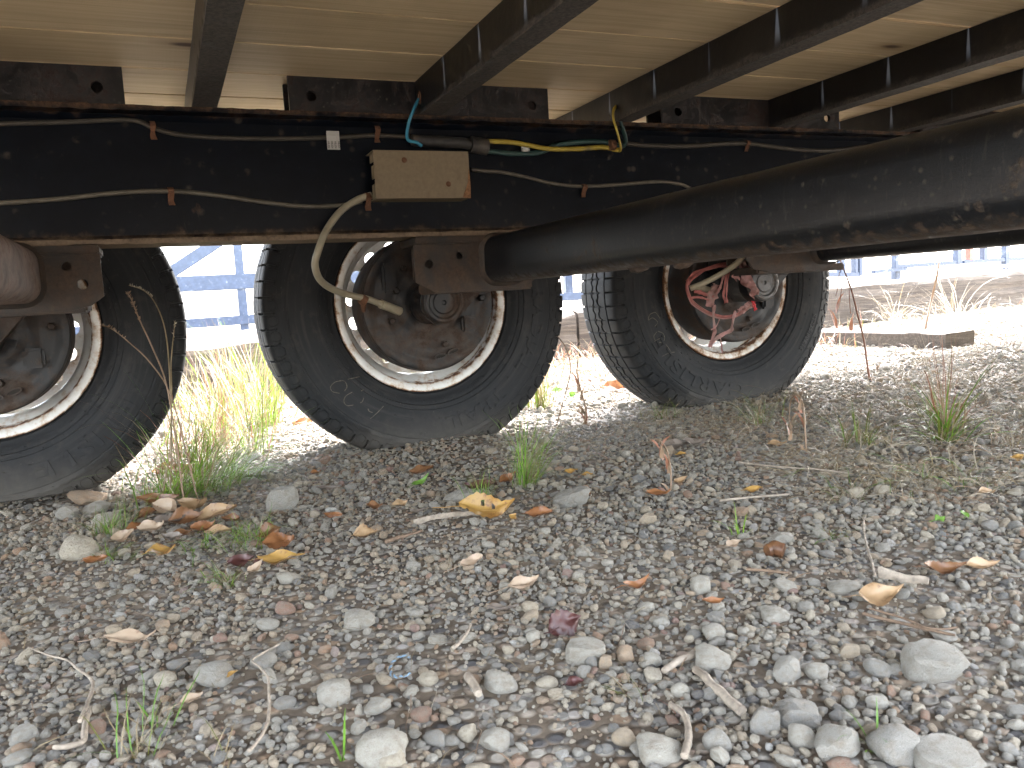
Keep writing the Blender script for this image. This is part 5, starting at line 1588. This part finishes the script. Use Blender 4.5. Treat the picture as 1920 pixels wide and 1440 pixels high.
mass('straw_litter', 'thin dry straw and rootlets lying on the gravel', [
    (-0.5, 1.9, 0.5, 2.0, 1300, 0.02, 0.085, {'g_straw': 5, 'g_brown': 4, 'g_white': 1}, 0.0010, (0.6, 3.0), (1.35, 1.56)),
    (1.0, 2.6, 0.8, 2.3, 1600, 0.03, 0.12, {'g_straw': 6, 'g_brown': 2, 'g_white': 3}, 0.0016, (0.8, 3.2), (0.9, 1.5)),
    (-0.2, 1.3, 1.45, 2.4, 900, 0.02, 0.09, {'g_straw': 4, 'g_red': 3, 'g_brown': 3}, 0.0013, (0.6, 3.0), (1.2, 1.56)),
    (1.05, 2.3, 0.85, 1.8, 1300, 0.03, 0.12, {'g_straw': 6, 'g_white': 4, 'g_brown': 2}, 0.0021, (0.8, 3.2), (0.75, 1.45)),
    (1.2, 4.5, 1.9, 3.4, 900, 0.03, 0.10, {'g_straw': 5, 'g_white': 3, 'g_red': 2}, 0.0016, (0.4, 2.6), (0.7, 1.5))], 22)

# ------------------------------------------------------------------ fallen leaves
def leaf_mesh(L, W, curl, fold, serr, seed, stem_len=0.0, holes=False):
    r = random.Random(seed)
    NU, NV = 16, 6
    V, F = [], []
    for i in range(NU + 1):
        u = i / NU
        hw = W / 2 * (math.sin(math.pi * u ** 0.8) ** 1.25) * 1.08 * (1 + serr * (0.12 if i % 2 else -0.06)) + 0.0004
        for j in range(NV + 1):
            v = (j / NV - 0.5) * 2
            x, y = (u - 0.5) * L, v * hw
            z = fold * abs(v) * hw * 1.1 + curl * L * ((u - 0.5) ** 2) * 2.4 + 0.10 * W * math.sin(u * 7 + seed)
            z += 0.26 * W * mnoise.noise(Vector((u * 3 + seed, v * 1.6, seed))) + 0.07 * W * mnoise.noise(Vector((u * 9, v * 5, seed)))
            z += 0.020 * W * (1 if (i + abs(j - 3)) % 2 else 0)
            V.append((x, y, z))
    for i in range(NU):
        for j in range(NV):
            if holes and r.random() < 0.06 and 1 < i < NU - 2: continue
            a = i * (NV + 1) + j
            F.append((a, a + 1, a + NV + 2, a + NV + 1))
    k = len(V)
    mb = bmesh.new()
    c0 = Vector((-0.5 * L, 0, curl * L * 0.4))
    add_tube(mb, smooth_path([Vector((0.3 * L, 0, curl * L * 0.06 - 0.0004)), Vector((-0.1 * L, 0, -0.0004)), c0, c0 + Vector((-stem_len * 0.6, stem_len * 0.15, -0.2 * stem_len)), c0 + Vector((-stem_len - 0.002, stem_len * 0.3, -0.35 * stem_len))], 3), max(0.0005, W * 0.018), 5)
    mb.verts.index_update()
    V += [tuple(q.co) for q in mb.verts]
    F += [tuple(q.index + k for q in f.verts) for f in mb.faces]
    mb.free()
    zmin = min(v[2] for v in V)
    V = [(x, y, z - zmin) for x, y, z in V]
    return V, F
LEAVES = [
 (330, 968, 70, .42, 'l_pale', -0.4, 0.5, 0.7, 0, 0.3, 0.9, 0.1, .010, 'pale inside-out leaf on edge at the back of the heap between the tufts'),
 (352, 985, 62, .5, 'l_brown', 0.5, 0.4, 0.7, 1, 0.2, 1.0, 0.1, .008, 'dark curled leaf in the middle of the heap between the tufts'),
 (372, 962, 64, .4, 'l_tan', -0.2, 0.5, 0.6, 0, 0.1, 0.7, 0.1, .008, 'light brown rolled leaf behind the large glossy tan leaf'),
 (290, 1003, 52, .5, 'l_pale', 0.1, 0.5, 0.7, 0, 0.2, 0.6, 0.1, .006, 'whitish cupped leaf at the front of the heap between the tufts'),
 (330, 1018, 44, .45, 'l_grey', -0.3, 0.4, 0.6, 0, 0.1, 0.6, 0.1, .005, 'grey leaf scrap in front of the heap between the tufts'),
 (386, 1000, 48, .5, 'l_orange', 0.3, 0.4, 0.6, 1, 0.2, 0.7, 0.1, .006, 'brownish orange leaf half under the large glossy tan leaf'),
 (438, 985, 50, .4, 'l_brown', -0.5, 0.4, 0.6, 0, 0.1, 0.5, 0.1, .005, 'dark leaf right of the large glossy tan leaf'),
 (478, 1080, 40, .4, 'l_pale', 1.2, 0.5, 0.8, 0, 0.3, 0.6, 0.1, .006, 'shrivelled pale leaf standing in front of the dark red leaves'),
 # px, py, length px, width ratio, material, rot, curl, fold, serration, pitch, roll, stem, lift, label
 (250, 1218, 96, .34, 'l_pale', 0.05, 0.35, 0.5, 0, 0.0, 0.35, 0.6, .004, 'long curled tan leaf with a stalk, lying alone in the left foreground'),
 (530, 1061, 86, .36, 'l_yellow', 0.10, 0.18, 0.4, 0, 0.0, 0.45, 0.2, .003, 'yellow-orange leaf at the front of the autumn leaf cluster'),
 (526, 1034, 62, .62, 'l_orange', 0.1, 0.1, 0.2, 1, 0.15, 0.7, 0.1, .012, 'toothed orange-brown leaf in the middle of the autumn leaf cluster'),
 (508, 1014, 44, .66, 'l_brown', 0.7, 0.1, 0.2, 1, 0.3, 0.8, 0.1, .014, 'toothed dark brown leaf at the top of the autumn leaf cluster'),
 (456, 1062, 50, .5, 'l_maroon', 0.2, 0.2, 0.5, 0, 0.2, 0.7, 0.1, .004, 'dark red leaf at the left end of the autumn leaf cluster'),
 (492, 1064, 42, .42, 'l_maroon', 1.0, 0.2, 0.6, 0, 0.3, 0.5, 0.1, .004, 'folded dark red leaf in the middle front of the leaf cluster'),
 (184, 1062, 48, .46, 'l_orange', 0.0, 0.25, 0.5, 1, 0.1, 0.5, 0.1, .004, 'rusty red leaf in front of the pale boulder'),
 (303, 1042, 54, .5, 'l_yellow', 0.3, 0.15, 0.3, 0, 0.1, 0.4, 0.1, .003, 'mustard yellow leaf in the grass right of the boulder'),
 (404, 980, 88, .40, 'l_tan', 0.35, 0.2, 0.5, 0, 0.25, 0.5, 0.1, .008, 'large glossy tan leaf on top of the heap between the tufts'),
 (300, 952, 86, .30, 'l_brown', -0.05, 0.2, 0.6, 0, 0.0, 0.5, 0.1, .006, 'long rolled brown leaf at the back of the heap between the tufts'),
 (318, 988, 62, .44, 'l_grey', 0.2, 0.2, 0.4, 0, 0.1, 0.4, 0.1, .005, 'grey-brown leaf in the heap between the tufts'),
 (232, 1018, 44, .5, 'l_pale', 0.8, 0.25, 0.5, 0, 0.2, 0.4, 0.1, .004, 'small pale curled leaf right of the boulder'),
 (262, 1000, 46, .5, 'l_orange', 0.4, 0.2, 0.4, 1, 0.2, 0.5, 0.1, .006, 'orange toothed leaf at the left of the heap'),
 (412, 1008, 50, .5, 'l_tan', 0.1, 0.2, 0.4, 0, 0.1, 0.5, 0.1, .004, 'tan leaf below the large glossy tan leaf'),
 (345, 1010, 46, .45, 'l_brown', -0.3, 0.2, 0.4, 0, 0.1, 0.3, 0.1, .003, 'dark brown leaf in the short grass left of the leaf cluster'),
 (280, 972, 40, .5, 'l_brown', 0.9, 0.2, 0.4, 1, 0.3, 0.4, 0.1, .006, 'brown toothed leaf standing in the heap between the tufts'),
 (308, 888, 40, .6, 'l_orange', 0.9, 0.15, 0.2, 0, 0.5, 0.7, 0.1, .006, 'bright orange leaf behind the green tuft, at the left tyre'),
 (340, 888, 44, .5, 'l_brown', 0.1, 0.2, 0.3, 0, 0.2, 0.6, 0.1, .004, 'dark brown leaf behind the green tuft'),
 (400, 885, 46, .4, 'l_brown', -0.2, 0.2, 0.3, 0, 0.2, 0.6, 0.1, .004, 'dull brown leaf under the mixed grass clump'),
 (594, 892, 22, .55, 'l_orange', 0.0, 0.1, 0.2, 0, 0.2, 0.5, 0.1, .003, 'tiny orange leaf below the left side of the middle tyre'),
 (476, 913, 40, .5, 'l_grey', -0.1, 0.1, 0.2, 0, 0.1, 0.4, 0.0, .003, 'pale grey leaf right of the bright green tuft'),
 (618, 922, 46, .26, 'l_grey', 0.05, 0.1, 0.2, 0, 0.0, 0.4, 0.0, .004, 'narrow pale grey leaf beside the smooth light pebble'),
 (362, 1330, 44, .5, 'l_pale', 0.6, 0.35, 0.6, 0, 0.2, 0.4, 0.6, .005, 'pinkish dried leaf above the bottom left sprigs'),
 (432, 1280, 32, .3, 'l_yellow', 0.5, 0.1, 0.2, 0, 0.2, 0.5, 0.0, .006, 'small yellow leaf piece against the grey oblong stone'),
 (916, 972, 104, .46, 'l_yellow', -0.05, 0.35, 0.35, 1, 0.0, 0.75, 0.5, .008, 'big yellow and brown leaf with holes in the centre of the gravel'),
 (1012, 974, 52, .5, 'l_orange', -0.1, 0.3, 0.4, 1, 0.1, 0.6, 0.1, .005, 'crumpled orange-brown leaf right of the big yellow leaf'),
 (962, 980, 22, .7, 'l_yellow', 1.2, 0.2, 0.3, 0, 0.3, 0.6, 0.0, .005, 'small lemon yellow leaf scrap beside the big yellow leaf'),
 (688, 1013, 46, .66, 'l_tan', 0.1, 0.35, 0.5, 1, 0.2, 0.6, 0.2, .006, 'crumpled tan lobed leaf left of centre'),
 (886, 1070, 46, .5, 'l_pale', 0.5, 0.2, 0.4, 0, 0.2, 0.5, 0.6, .006, 'pale pinkish leaf with stalk below the big yellow leaf'),
 (983, 1112, 62, .42, 'l_pale', 0.35, 0.25, 0.5, 0, 0.15, 0.5, 0.5, .006, 'cream curled leaf above the smooth tan oval pebble'),
 (1057, 1184, 70, .72, 'l_maroon', 0.75, 0.08, 0.15, 1, 0.35, 1.15, 0.1, .004, 'dark maroon leaf standing upright in the middle foreground'),
 (944, 1155, 60, .36, 'l_grey', 0.0, 0.05, 0.1, 1, 0.0, 0.2, 0.0, .006, 'flat dark grey-brown leaf left of the tan oval pebble'),
 (1078, 1294, 36, .6, 'l_maroon', 0.1, 0.1, 0.3, 0, 0.2, 0.6, 0.0, .004, 'small maroon leaf scrap in the middle foreground'),
 (1072, 892, 24, .5, 'l_yellow', 0.0, 0.2, 0.3, 0, 0.1, 0.5, 0.0, .004, 'bright yellow leaf at the foot of the leaning grass tuft'),
 (1102, 896, 20, .55, 'l_yellow', -0.2, 0.1, 0.3, 0, 0.1, 0.5, 0.0, .003, 'golden leaf scrap right of the bright yellow leaf'),
 (903, 921, 60, .4, 'l_maroon', -0.15, 0.25, 0.4, 0, 0.1, 0.6, 0.1, .005, 'dark red curled leaf behind the big yellow leaf'),
 (952, 908, 40, .5, 'l_orange', 0.8, 0.3, 0.5, 0, 0.4, 0.6, 0.1, .005, 'rusty leaf under the leaning grass tuft'),
 (793, 892, 46, .5, 'l_brown', 0.1, 0.4, 0.6, 0, 0.2, 0.5, 0.4, .004, 'curled brown leaf under the middle tyre'),
 (784, 968, 36, .3, 'l_grey', 0.15, 0.3, 0.4, 0, 0.0, 0.4, 0.0, .004, 'pale rolled leaf scrap left of the big yellow leaf'),
 (752, 953, 30, .55, 'l_tan', 0.2, 0.3, 0.4, 1, 0.2, 0.6, 0.0, .004, 'small tan leaf below the middle tyre'),
 (626, 975, 40, .35, 'l_orange', -0.35, 0.2, 0.4, 0, 0.0, 0.4, 0.0, .004, 'orange-brown leaf sliver left of centre'),
 (704, 958, 34, .5, 'l_brown', -0.3, 0.2, 0.4, 0, 0.0, 0.4, 0.0, .004, 'brown leaf among the gravel below the middle tyre'),
 (1644, 1136, 90, .5, 'l_tan', 0.2, 0.65, 0.3, 0, 0.1, 0.75, 0.25, .006, 'large tan leaf curled like a shell on the right gravel'),
 (1768, 1084, 74, .38, 'l_brown', -0.15, 0.4, 0.6, 1, 0.0, 0.6, 0.2, .006, 'brown crinkled leaf on the right behind the big curled leaf'),
 (1840, 1078, 66, .36, 'l_tan', 0.1, 0.4, 0.6, 1, 0.0, 0.5, 0.2, .006, 'torn tan leaf at the right end of the brown crinkled one'),
 (1413, 928, 34, .5, 'l_yellow', -0.1, 0.25, 0.4, 0, 0.1, 0.5, 0.1, .003, 'yellow leaf alone beside the straw tangle'),
 (1457, 840, 36, .46, 'l_tan', 0.0, 0.12, 0.2, 0, 0.0, 0.45, 0.1, .003, 'smooth pinkish tan leaf by the bent over stalk'),
 (1262, 846, 60, .5, 'l_grey', 0.2, 0.15, 0.2, 0, 0.0, 0.4, 0.1, .006, 'large grey leaf on the gravel in front of the right tyre'),
 (1306, 842, 56, .5, 'l_grey', 0.1, 0.15, 0.25, 0, 0.05, 0.5, 0.0, .006, 'second grey leaf overlapping the large grey leaf'),
 (1277, 858, 20, .5, 'l_yellow', 0.0, 0.1, 0.2, 0, 0.1, 0.4, 0.0, .003, 'yellow leaf scrap under the large grey leaf'),
 (1906, 868, 28, .6, 'l_yellow', 0.1, 0.2, 0.3, 0, 0.1, 0.5, 0.0, .004, 'orange-yellow leaf at the right edge of the picture'),
 (1236, 935, 44, .4, 'l_orange', -0.2, 0.4, 0.5, 0, 0.1, 0.5, 0.0, .004, 'rusty curled leaf at the foot of the dead curled plant'),
 (1275, 912, 34, .4, 'l_tan', 0.6, 0.4, 0.5, 0, 0.1, 0.5, 0.0, .005, 'tan shrivelled leaf right of the dead curled plant'),
 (1195, 1110, 54, .3, 'l_orange', 0.3, 0.6, 0.6, 0, 0.2, 0.5, 0.3, .004, 'shrivelled orange-brown leaf right of the cream leaf'),
 (1340, 1142, 38, .36, 'l_orange', -0.3, 0.5, 0.5, 0, 0.1, 0.5, 0.0, .004, 'small rusty curled leaf left of the big curled leaf'),
 (1375, 1032, 30, .6, 'l_pale', 0.3, 0.3, 0.5, 0, 0.2, 0.5, 0.0, .004, 'small pale crumpled leaf left of the dark brown wood lump'),
 (1850, 932, 34, .45, 'l_tan', 0.1, 0.2, 0.4, 0, 0.0, 0.4, 0.0, .003, 'peach tan leaf under the straw tangle at the right'),
 (1096, 940, 26, .6, 'l_orange', 0.3, 0.3, 0.4, 0, 0.1, 0.5, 0.0, .004, 'small crumpled rust leaf right of the grey wedge-shaped stone'),
 (1160, 735, 70, .42, 'l_orange', 0.15, 0.2, 0.4, 0, 0.15, 0.6, 0.0, .006, 'sunlit orange leaf left of the right tyre'),
 (572, 798, 46, .4, 'l_orange', 0.3, 0.2, 0.4, 0, 0.1, 0.5, 0.0, .006, 'sunlit orange leaf left of the middle tyre'),
 (478, 862, 26, .5, 'l_orange', 0.2, 0.2, 0.4, 0, 0.1, 0.5, 0.0, .006, 'rust leaf at the foot of the tall yellow-green clump'),
 (1046, 742, 20, .7, 'l_green', 0.0, 0.1, 0.2, 0, 0.2, 0.7, 0.1, .02, 'small green leaf right of the middle tyre'),
 (1073, 753, 18, .7, 'l_green', 0.3, 0.1, 0.2, 0, 0.2, 0.7, 0.1, .02, 'second small green leaf right of the middle tyre'),
 (1762, 985, 22, .7, 'l_green', 0.3, 0.1, 0.2, 1, 0.2, 0.6, 0.4, .006, 'small green weed leaf on the right gravel'),
 (1806, 978, 22, .7, 'l_green', 1.3, 0.1, 0.2, 1, 0.2, 0.6, 0.4, .008, 'second green weed leaf on the right gravel'),
 (790, 912, 40, .3, 'l_green', 0.7, 0.4, 0.3, 0, 0.4, 0.5, 0.2, .004, 'green leaf blade curled in the shade below the middle tyre'),
]
for k, (px, py, lp, wr, mt, rz, curl, fold, serr, pit, rol, stl, lift, label) in enumerate(LEAVES):
    p = on_ground(px, py); kk = px_m(p)
    L = lp * kk
    V, F = leaf_mesh(L, L * wr, curl, fold, serr, k * 3.7 + 1, L * stl, holes=(mt == 'l_yellow' and lp > 90))
    o = mesh_obj('leaf', V, F, M[mt], None, True)
    o.location = (p.x, p.y, p.z + 0.004 + lift * 0.7)
    o.rotation_euler = (Matrix.Rotation(YAW + rz, 3, 'Z') @ Matrix.Rotation(rol * 0.8, 3, 'X') @ Matrix.Rotation(-pit, 3, 'Y')).to_euler()
    tag(o, label, 'leaf', 'fallen leaves')

# ------------------------------------------------------------------ sticks, roots, scraps
def stick(name, label, pts, r0, r1, mat, lift=0.006, cat='stick', flat=1.0, seg=7, grp='sticks and roots on the gravel'):
    P = [on_ground(*q[:2]) for q in pts]
    for i, p in enumerate(P): p.z += lift + (pts[i][2] if len(pts[i]) > 2 else 0)
    SP = smooth_path(P, 5)
    o0 = P[0].copy()
    for i, q in enumerate(SP):
        SP[i] = q - o0 + Vector((mnoise.noise(q * 60), mnoise.noise(q * 60 + Vector((5, 0, 0))), mnoise.noise(q * 60 + Vector((0, 5, 0))))) * r0 * 0.5
    n = len(SP)
    bm = bmesh.new()
    add_tube(bm, SP, [(r0 + (r1 - r0) * i / (n - 1)) * (0.85 + 0.35 * abs(mnoise.noise(SP[i] * 110))) for i in range(n)], seg, flat)
    o = bm_obj(name, bm, M[mat], None, auto=60)
    o.location = o0
    return tag(o, label, cat, grp)
stick('stick', 'long straight grey stick pointing to the bottom right in the foreground', [(1304, 1268), (1325, 1288), (1350, 1312), (1393, 1348)], 0.0040, 0.0052, 'twig', 0.007)
stick('stick', 'short pale broken stick left of the pale bumpy stone', [(1246, 1271), (1270, 1256), (1301, 1238)], 0.0034, 0.0042, 'twig', 0.007)
stick('stick', 'curved grey twig at the bottom edge right of centre', [(1258, 1338), (1280, 1356), (1291, 1380), (1291, 1405), (1284, 1436)], 0.0028, 0.0036, 'twig', 0.008)
stick('stick', 'thin pale twig rising over the gravel left of the big curled leaf', [(1641, 1098), (1634, 1070), (1624, 1035), (1619, 1000), (1623, 985)], 0.0018, 0.0014, 'twig', 0.012)
stick('stick', 'flat grey straw lying left of the big yellow leaf', [(775, 988), (820, 978), (870, 971), (928, 966)], 0.0052, 0.0040, 'twig', 0.008, 'stick', 0.35)
stick('stick', 'bundle-like brown twig below the big curled leaf', [(1618, 1172), (1680, 1186), (1740, 1202), (1790, 1212)], 0.0022, 0.0016, 'twig_brown', 0.012)
stick('stick', 'second thin brown twig beside the one below the big curled leaf', [(1630, 1166), (1690, 1184), (1745, 1206), (1795, 1204)], 0.0014, 0.0010, 'twig_brown', 0.015)
stick('bark_strip', 'splintered grey bark strip above the big curled leaf', [(1650, 1090), (1690, 1098), (1745, 1107)], 0.0085, 0.0050, 'twig', 0.010, 'bark strip', 0.4)
stick('root', 'pale twisted root at the bottom left', [(55, 1232), (95, 1248), (130, 1258), (150, 1276), (172, 1292), (176, 1310), (165, 1345), (152, 1375)], 0.0010, 0.0024, 'twig', 0.012, 'root')
stick('root', 'thick crooked root end below the pale twisted root', [(104, 1420), (130, 1418), (155, 1408), (160, 1385), (166, 1350)], 0.0026, 0.0034, 'twig', 0.009, 'root')
stick('root', 'thin pale root winding down to the bottom edge, left of centre', [(526, 1230), (495, 1248), (474, 1262), (490, 1276), (504, 1295), (507, 1330), (506, 1370), (495, 1405), (470, 1437)], 0.0010, 0.0018, 'twig', 0.014, 'root')
stick('stick', 'thin brown straw across the gravel beneath the straw tangle', [(1348, 950), (1400, 944), (1450, 940), (1480, 937)], 0.0026, 0.0018, 'twig', 0.010)
stick('stick', 'long thin stick lying across the straw tangles on the right', [(1385, 880), (1460, 889), (1530, 894), (1600, 904)], 0.0026, 0.0016, 'twig', 0.014)
stick('stick', 'thin brown twig in the shade right of the leaning grass tuft', [(1400, 1080), (1440, 1082), (1480, 1086)], 0.0024, 0.0016, 'twig_brown', 0.008)
stick('stick', 'thin curved grass stem left of the maroon leaf', [(852, 1230), (868, 1215), (880, 1195), (884, 1186)], 0.0026, 0.0012, 'twig', 0.010)
stick('stick', 'light brown stick under the leaves left of centre', [(724, 1026), (745, 1018), (770, 1012), (792, 1004)], 0.0038, 0.0020, 'twig_brown', 0.008)
stick('stick', 'short grey peg-like stick in the centre foreground', [(876, 1290), (888, 1305), (898, 1325)], 0.0050, 0.0042, 'twig', 0.012)
stick('wood_lump', 'dark brown rectangular wood lump on the gravel right of centre', [(1437, 1048), (1455, 1046), (1473, 1048)], 0.0105, 0.0105, 'twig_brown', 0.010, 'wood lump', 0.8, 7, None)
bpy.data.objects['wood_lump'].data.materials[0] = M['l_brown']
# blue and white twisted cord
P = [on_ground(*q) for q in ((770, 1252), (752, 1252), (739, 1262), (733, 1276), (738, 1288), (752, 1291), (772, 1284))]
for p in P: p.z += 0.012
SP = smooth_path(P, 8)
o0 = P[0].copy()
V, F, I = [], [], []
cord = empty('twisted_cord', o0)
tag(cord, 'bit of blue and grey twisted cord curled on the gravel', 'cord')
for ph, mt in ((0, 'cable_grey'), (math.pi, 'blue_cord')):
    if mt == 'blue_cord' and mt not in M: M[mt] = plain('blue_cord_fibre', (0.12, 0.19, 0.26), 0.7, 0.2, 80)
    Q = []
    for i, q in enumerate(SP):
        a = i * 1.05 + ph
        Q.append(q - o0 + Vector((math.cos(a) * 0.0009, 0, math.sin(a) * 0.0009)))
    bm = bmesh.new(); add_tube(bm, Q, 0.0010, 6)
    bm_obj('cord_strand', bm, M[mt], cord, smooth=True)

# ------------------------------------------------------------------ pink plastic film tangled round the right-hand hub
PK = empty('torn_plastic_film', at(1370, 560, 1.84))
tag(PK, 'torn pink plastic film tangled round the hub of the right wheel', 'plastic film')
def zp(x, y): return (1240 + x / 6.0, 440 + y / 6.0)
def ribbon(name, pts, wpx, mat, y=1.835, ruff=0.25, tw=1.0, seed=0, yw_=0.0, width_end=None):
    """crumpled strip through photo points (zoomed px), several verts across"""
    P = [at(*zp(a, b), y + yw_ * i / max(1, len(pts) - 1)) for i, (a, b) in enumerate(pts)]
    SP = smooth_path(P, 7)
    V, F = [], []
    n = len(SP); NW = 7
    for i, q in enumerate(SP):
        t = (SP[min(i + 1, n - 1)] - SP[max(i - 1, 0)]).normalized()
        s = Vector((t.z, 0, -t.x)); s = s.normalized() if s.length > 1e-6 else Vector((1, 0, 0))
        nr = Vector((0, 1, 0))
        f = i / (n - 1)
        we = wpx if width_end is None else wpx + (width_end - wpx) * f
        w = we * 1.2 / 6.0 * px_m(q) * (0.75 + 0.5 * mnoise.noise(Vector((f * 5, seed, 1))))
        for j in range(NW):
            u = j / (NW - 1) - 0.5
            dp = mnoise.noise(Vector((f * 7, u * 5, seed * 3.1))) * w * 0.55 + math.cos(u * 9 + f * 6 + seed) * w * 0.16
            jag = mnoise.noise(Vector((u * 7, seed, 9))) * w * 0.5 * (1 if i in (0, n - 1) else 0)
            V.append(tuple(q + s * (u * w) + nr * dp + t * jag - P[0]))
    for i in range(n - 1):
        for j in range(NW - 1):
            a = i * NW + j
            F.append((a, a + 1, a + NW + 1, a + NW))
    o = mesh_obj(name, V, F, M[mat], None, True)
    o.parent = PK
    o.location = P[0] - PK.location
    sm_ = o.modifiers.new('thickness', 'SOLIDIFY'); sm_.thickness = 0.0006
    return o
loop = [(300, 510), (285, 590), (310, 690), (350, 765), (440, 835), (560, 900), (700, 932), (830, 910), (930, 860), (1000, 790), (1030, 745)]
ribbon('film_strip', loop, 34, 'pink', 1.835, seed=1)
ribbon('film_strip', [(a + 8, b - 14) for a, b in loop], 22, 'pink', 1.828, seed=2)
ribbon('film_strip', [(a - 6, b + 12) for a, b in loop[2:9]], 16, 'pink_pale', 1.830, seed=3)
ribbon('film_strip', [(285, 530), (340, 470), (440, 410), (560, 370), (700, 335), (840, 310)], 46, 'pink', 1.845, seed=4)
ribbon('film_strip', [(300, 560), (380, 470), (500, 400), (640, 360), (760, 340)], 30, 'pink', 1.838, seed=5)
ribbon('film_sheet', [(900, 300), (930, 400), (985, 510), (1030, 600), (1060, 690)], 130, 'pink_pale', 1.785, seed=6, width_end=150)
ribbon('film_sheet', [(830, 300), (830, 380), (835, 440), (850, 500)], 110, 'pink_pale', 1.795, seed=7)
ribbon('film_strip', [(760, 350), (735, 450), (715, 560), (700, 680), (720, 770)], 36, 'pink', 1.815, seed=8)
ribbon('film_strip', [(720, 380), (690, 500), (660, 600), (620, 660)], 34, 'pink_pale', 1.82, seed=9)
ribbon('film_strip', [(790, 340), (760, 460), (735, 600), (735, 720), (745, 765)], 22, 'pink', 1.81, seed=10)
ribbon('film_sheet', [(620, 560), (590, 640), (560, 720), (540, 810)], 120, 'pink_pale', 1.835, seed=11)
ribbon('film_strip', [(370, 640), (440, 650), (520, 680), (600, 690)], 40, 'pink', 1.84, seed=12)
ribbon('film_strip', [(330, 710), (410, 705), (480, 715), (540, 740)], 26, 'pink', 1.832, seed=13)
ribbon('film_strip', [(600, 790), (590, 900), (596, 1010), (600, 1090), (570, 1180), (540, 1265)], 34, 'pink_pale', 1.825, seed=14, width_end=64)
ribbon('film_strip', [(840, 860), (815, 940), (800, 1020), (780, 1080), (690, 1120), (610, 1170), (560, 1220)], 40, 'pink_pale', 1.822, seed=15, width_end=50)
ribbon('film_strip', [(660, 930), (640, 990), (600, 1050), (560, 1065)], 14, 'pink_pale', 1.822, seed=16)
ribbon('film_strip', [(665, 1160), (672, 1220), (680, 1290), (690, 1330)], 20, 'pink_pale', 1.823, seed=17)
ribbon('film_sheet', [(860, 880), (920, 840), (980, 800), (1010, 770)], 90, 'pink_pale', 1.83, seed=18)
ribbon('red_tape_end', [(1030, 730), (1045, 790), (1060, 850)], 46, 'red_tape', 1.826, seed=19)
random.seed(5)
print('objects', len(bpy.data.objects), 'tris', sum(len(m.polygons) * 2 * max(1, m.users) for m in bpy.data.meshes))
# pebbles named by what they look like and what they lie next to
def to_px(p):
    v = Vector((p.x, p.y, p.z - H))
    return (960 + FPX * v.dot(right) / v.dot(fwd), 720 - FPX * v.dot(up) / v.dot(fwd))
CUT = (' right ', ' left ', ' beside', ' below', ' behind', ' with ', ' under', ' in ', ' at ', ' on ', ' near', ' above', ' lying', ' resting', ' just', ' half', ' among', ' against', ' leaning', ' wedged', ' pointing', ' winding', ' across', ' rising', ' curled on', ' alone', ' standing', ' beneath', ' between', ' overlapping', ' biggest', ' sweeping', ' out of')
def short(l):
    k = min([l.find(c) for c in CUT if l.find(c) > 0] + [l.find(',') if l.find(',') > 0 else 999])
    return l[:k] if k < 999 else l
marks, cnt = [], {}
for o in S.objects:
    if o.parent is None and 'label' in o and o.get('category') in ('stone', 'leaf', 'stick', 'root', 'cord', 'wood lump', 'bark strip') and not o['label'].startswith('@'):
        q = short(o['label']); cnt[q] = cnt.get(q, 0) + 1
        marks.append((to_px(o.matrix_basis.translation), q))
marks = [m_ for m_ in marks if cnt[m_[1]] == 1 and len(m_[1].split()) >= 2]
SHAPES = ['rounded'] * 6 + ['angular'] * 6 + ['lumpy'] * 3
mesh_kind = {me: SHAPES[i] for i, me in enumerate(STONE_ME)}
used = {}
for o in [o for o in S.objects if o.get('label', '') == '@pebble']:
    x, y = to_px(o.location)
    t = o['tone']
    colr = 'dark slate' if t < 0.12 else 'dark grey' if t < 0.25 else 'grey' if t < 0.42 else 'light grey' if t < 0.56 else 'beige' if t < 0.69 else 'tan' if t < 0.78 else 'brown' if t < 0.865 else 'reddish' if t < 0.94 else 'whitish'
    best = sorted(marks, key=lambda m_: math.hypot(m_[0][0] - x, (m_[0][1] - y) * 1.5))[:6]
    lab = None
    for (mx, my), q in best:
        dx, dy = x - mx, (y - my) * 1.4
        rel = ('right of' if dx > 0 else 'left of') if abs(dx) > abs(dy) else ('in front of' if dy > 0 else 'behind')
        for form in ('%s %s pebble %s the %s' % (colr, mesh_kind[o.data], rel, q), '%s %s pebble a little way %s the %s' % (colr, mesh_kind[o.data], rel, q)):
            if form not in used and len(form.split()) <= 16: lab = form; break
        if lab: break
    used[lab] = 1
    o['label'] = lab or 'pebble in the gravel'
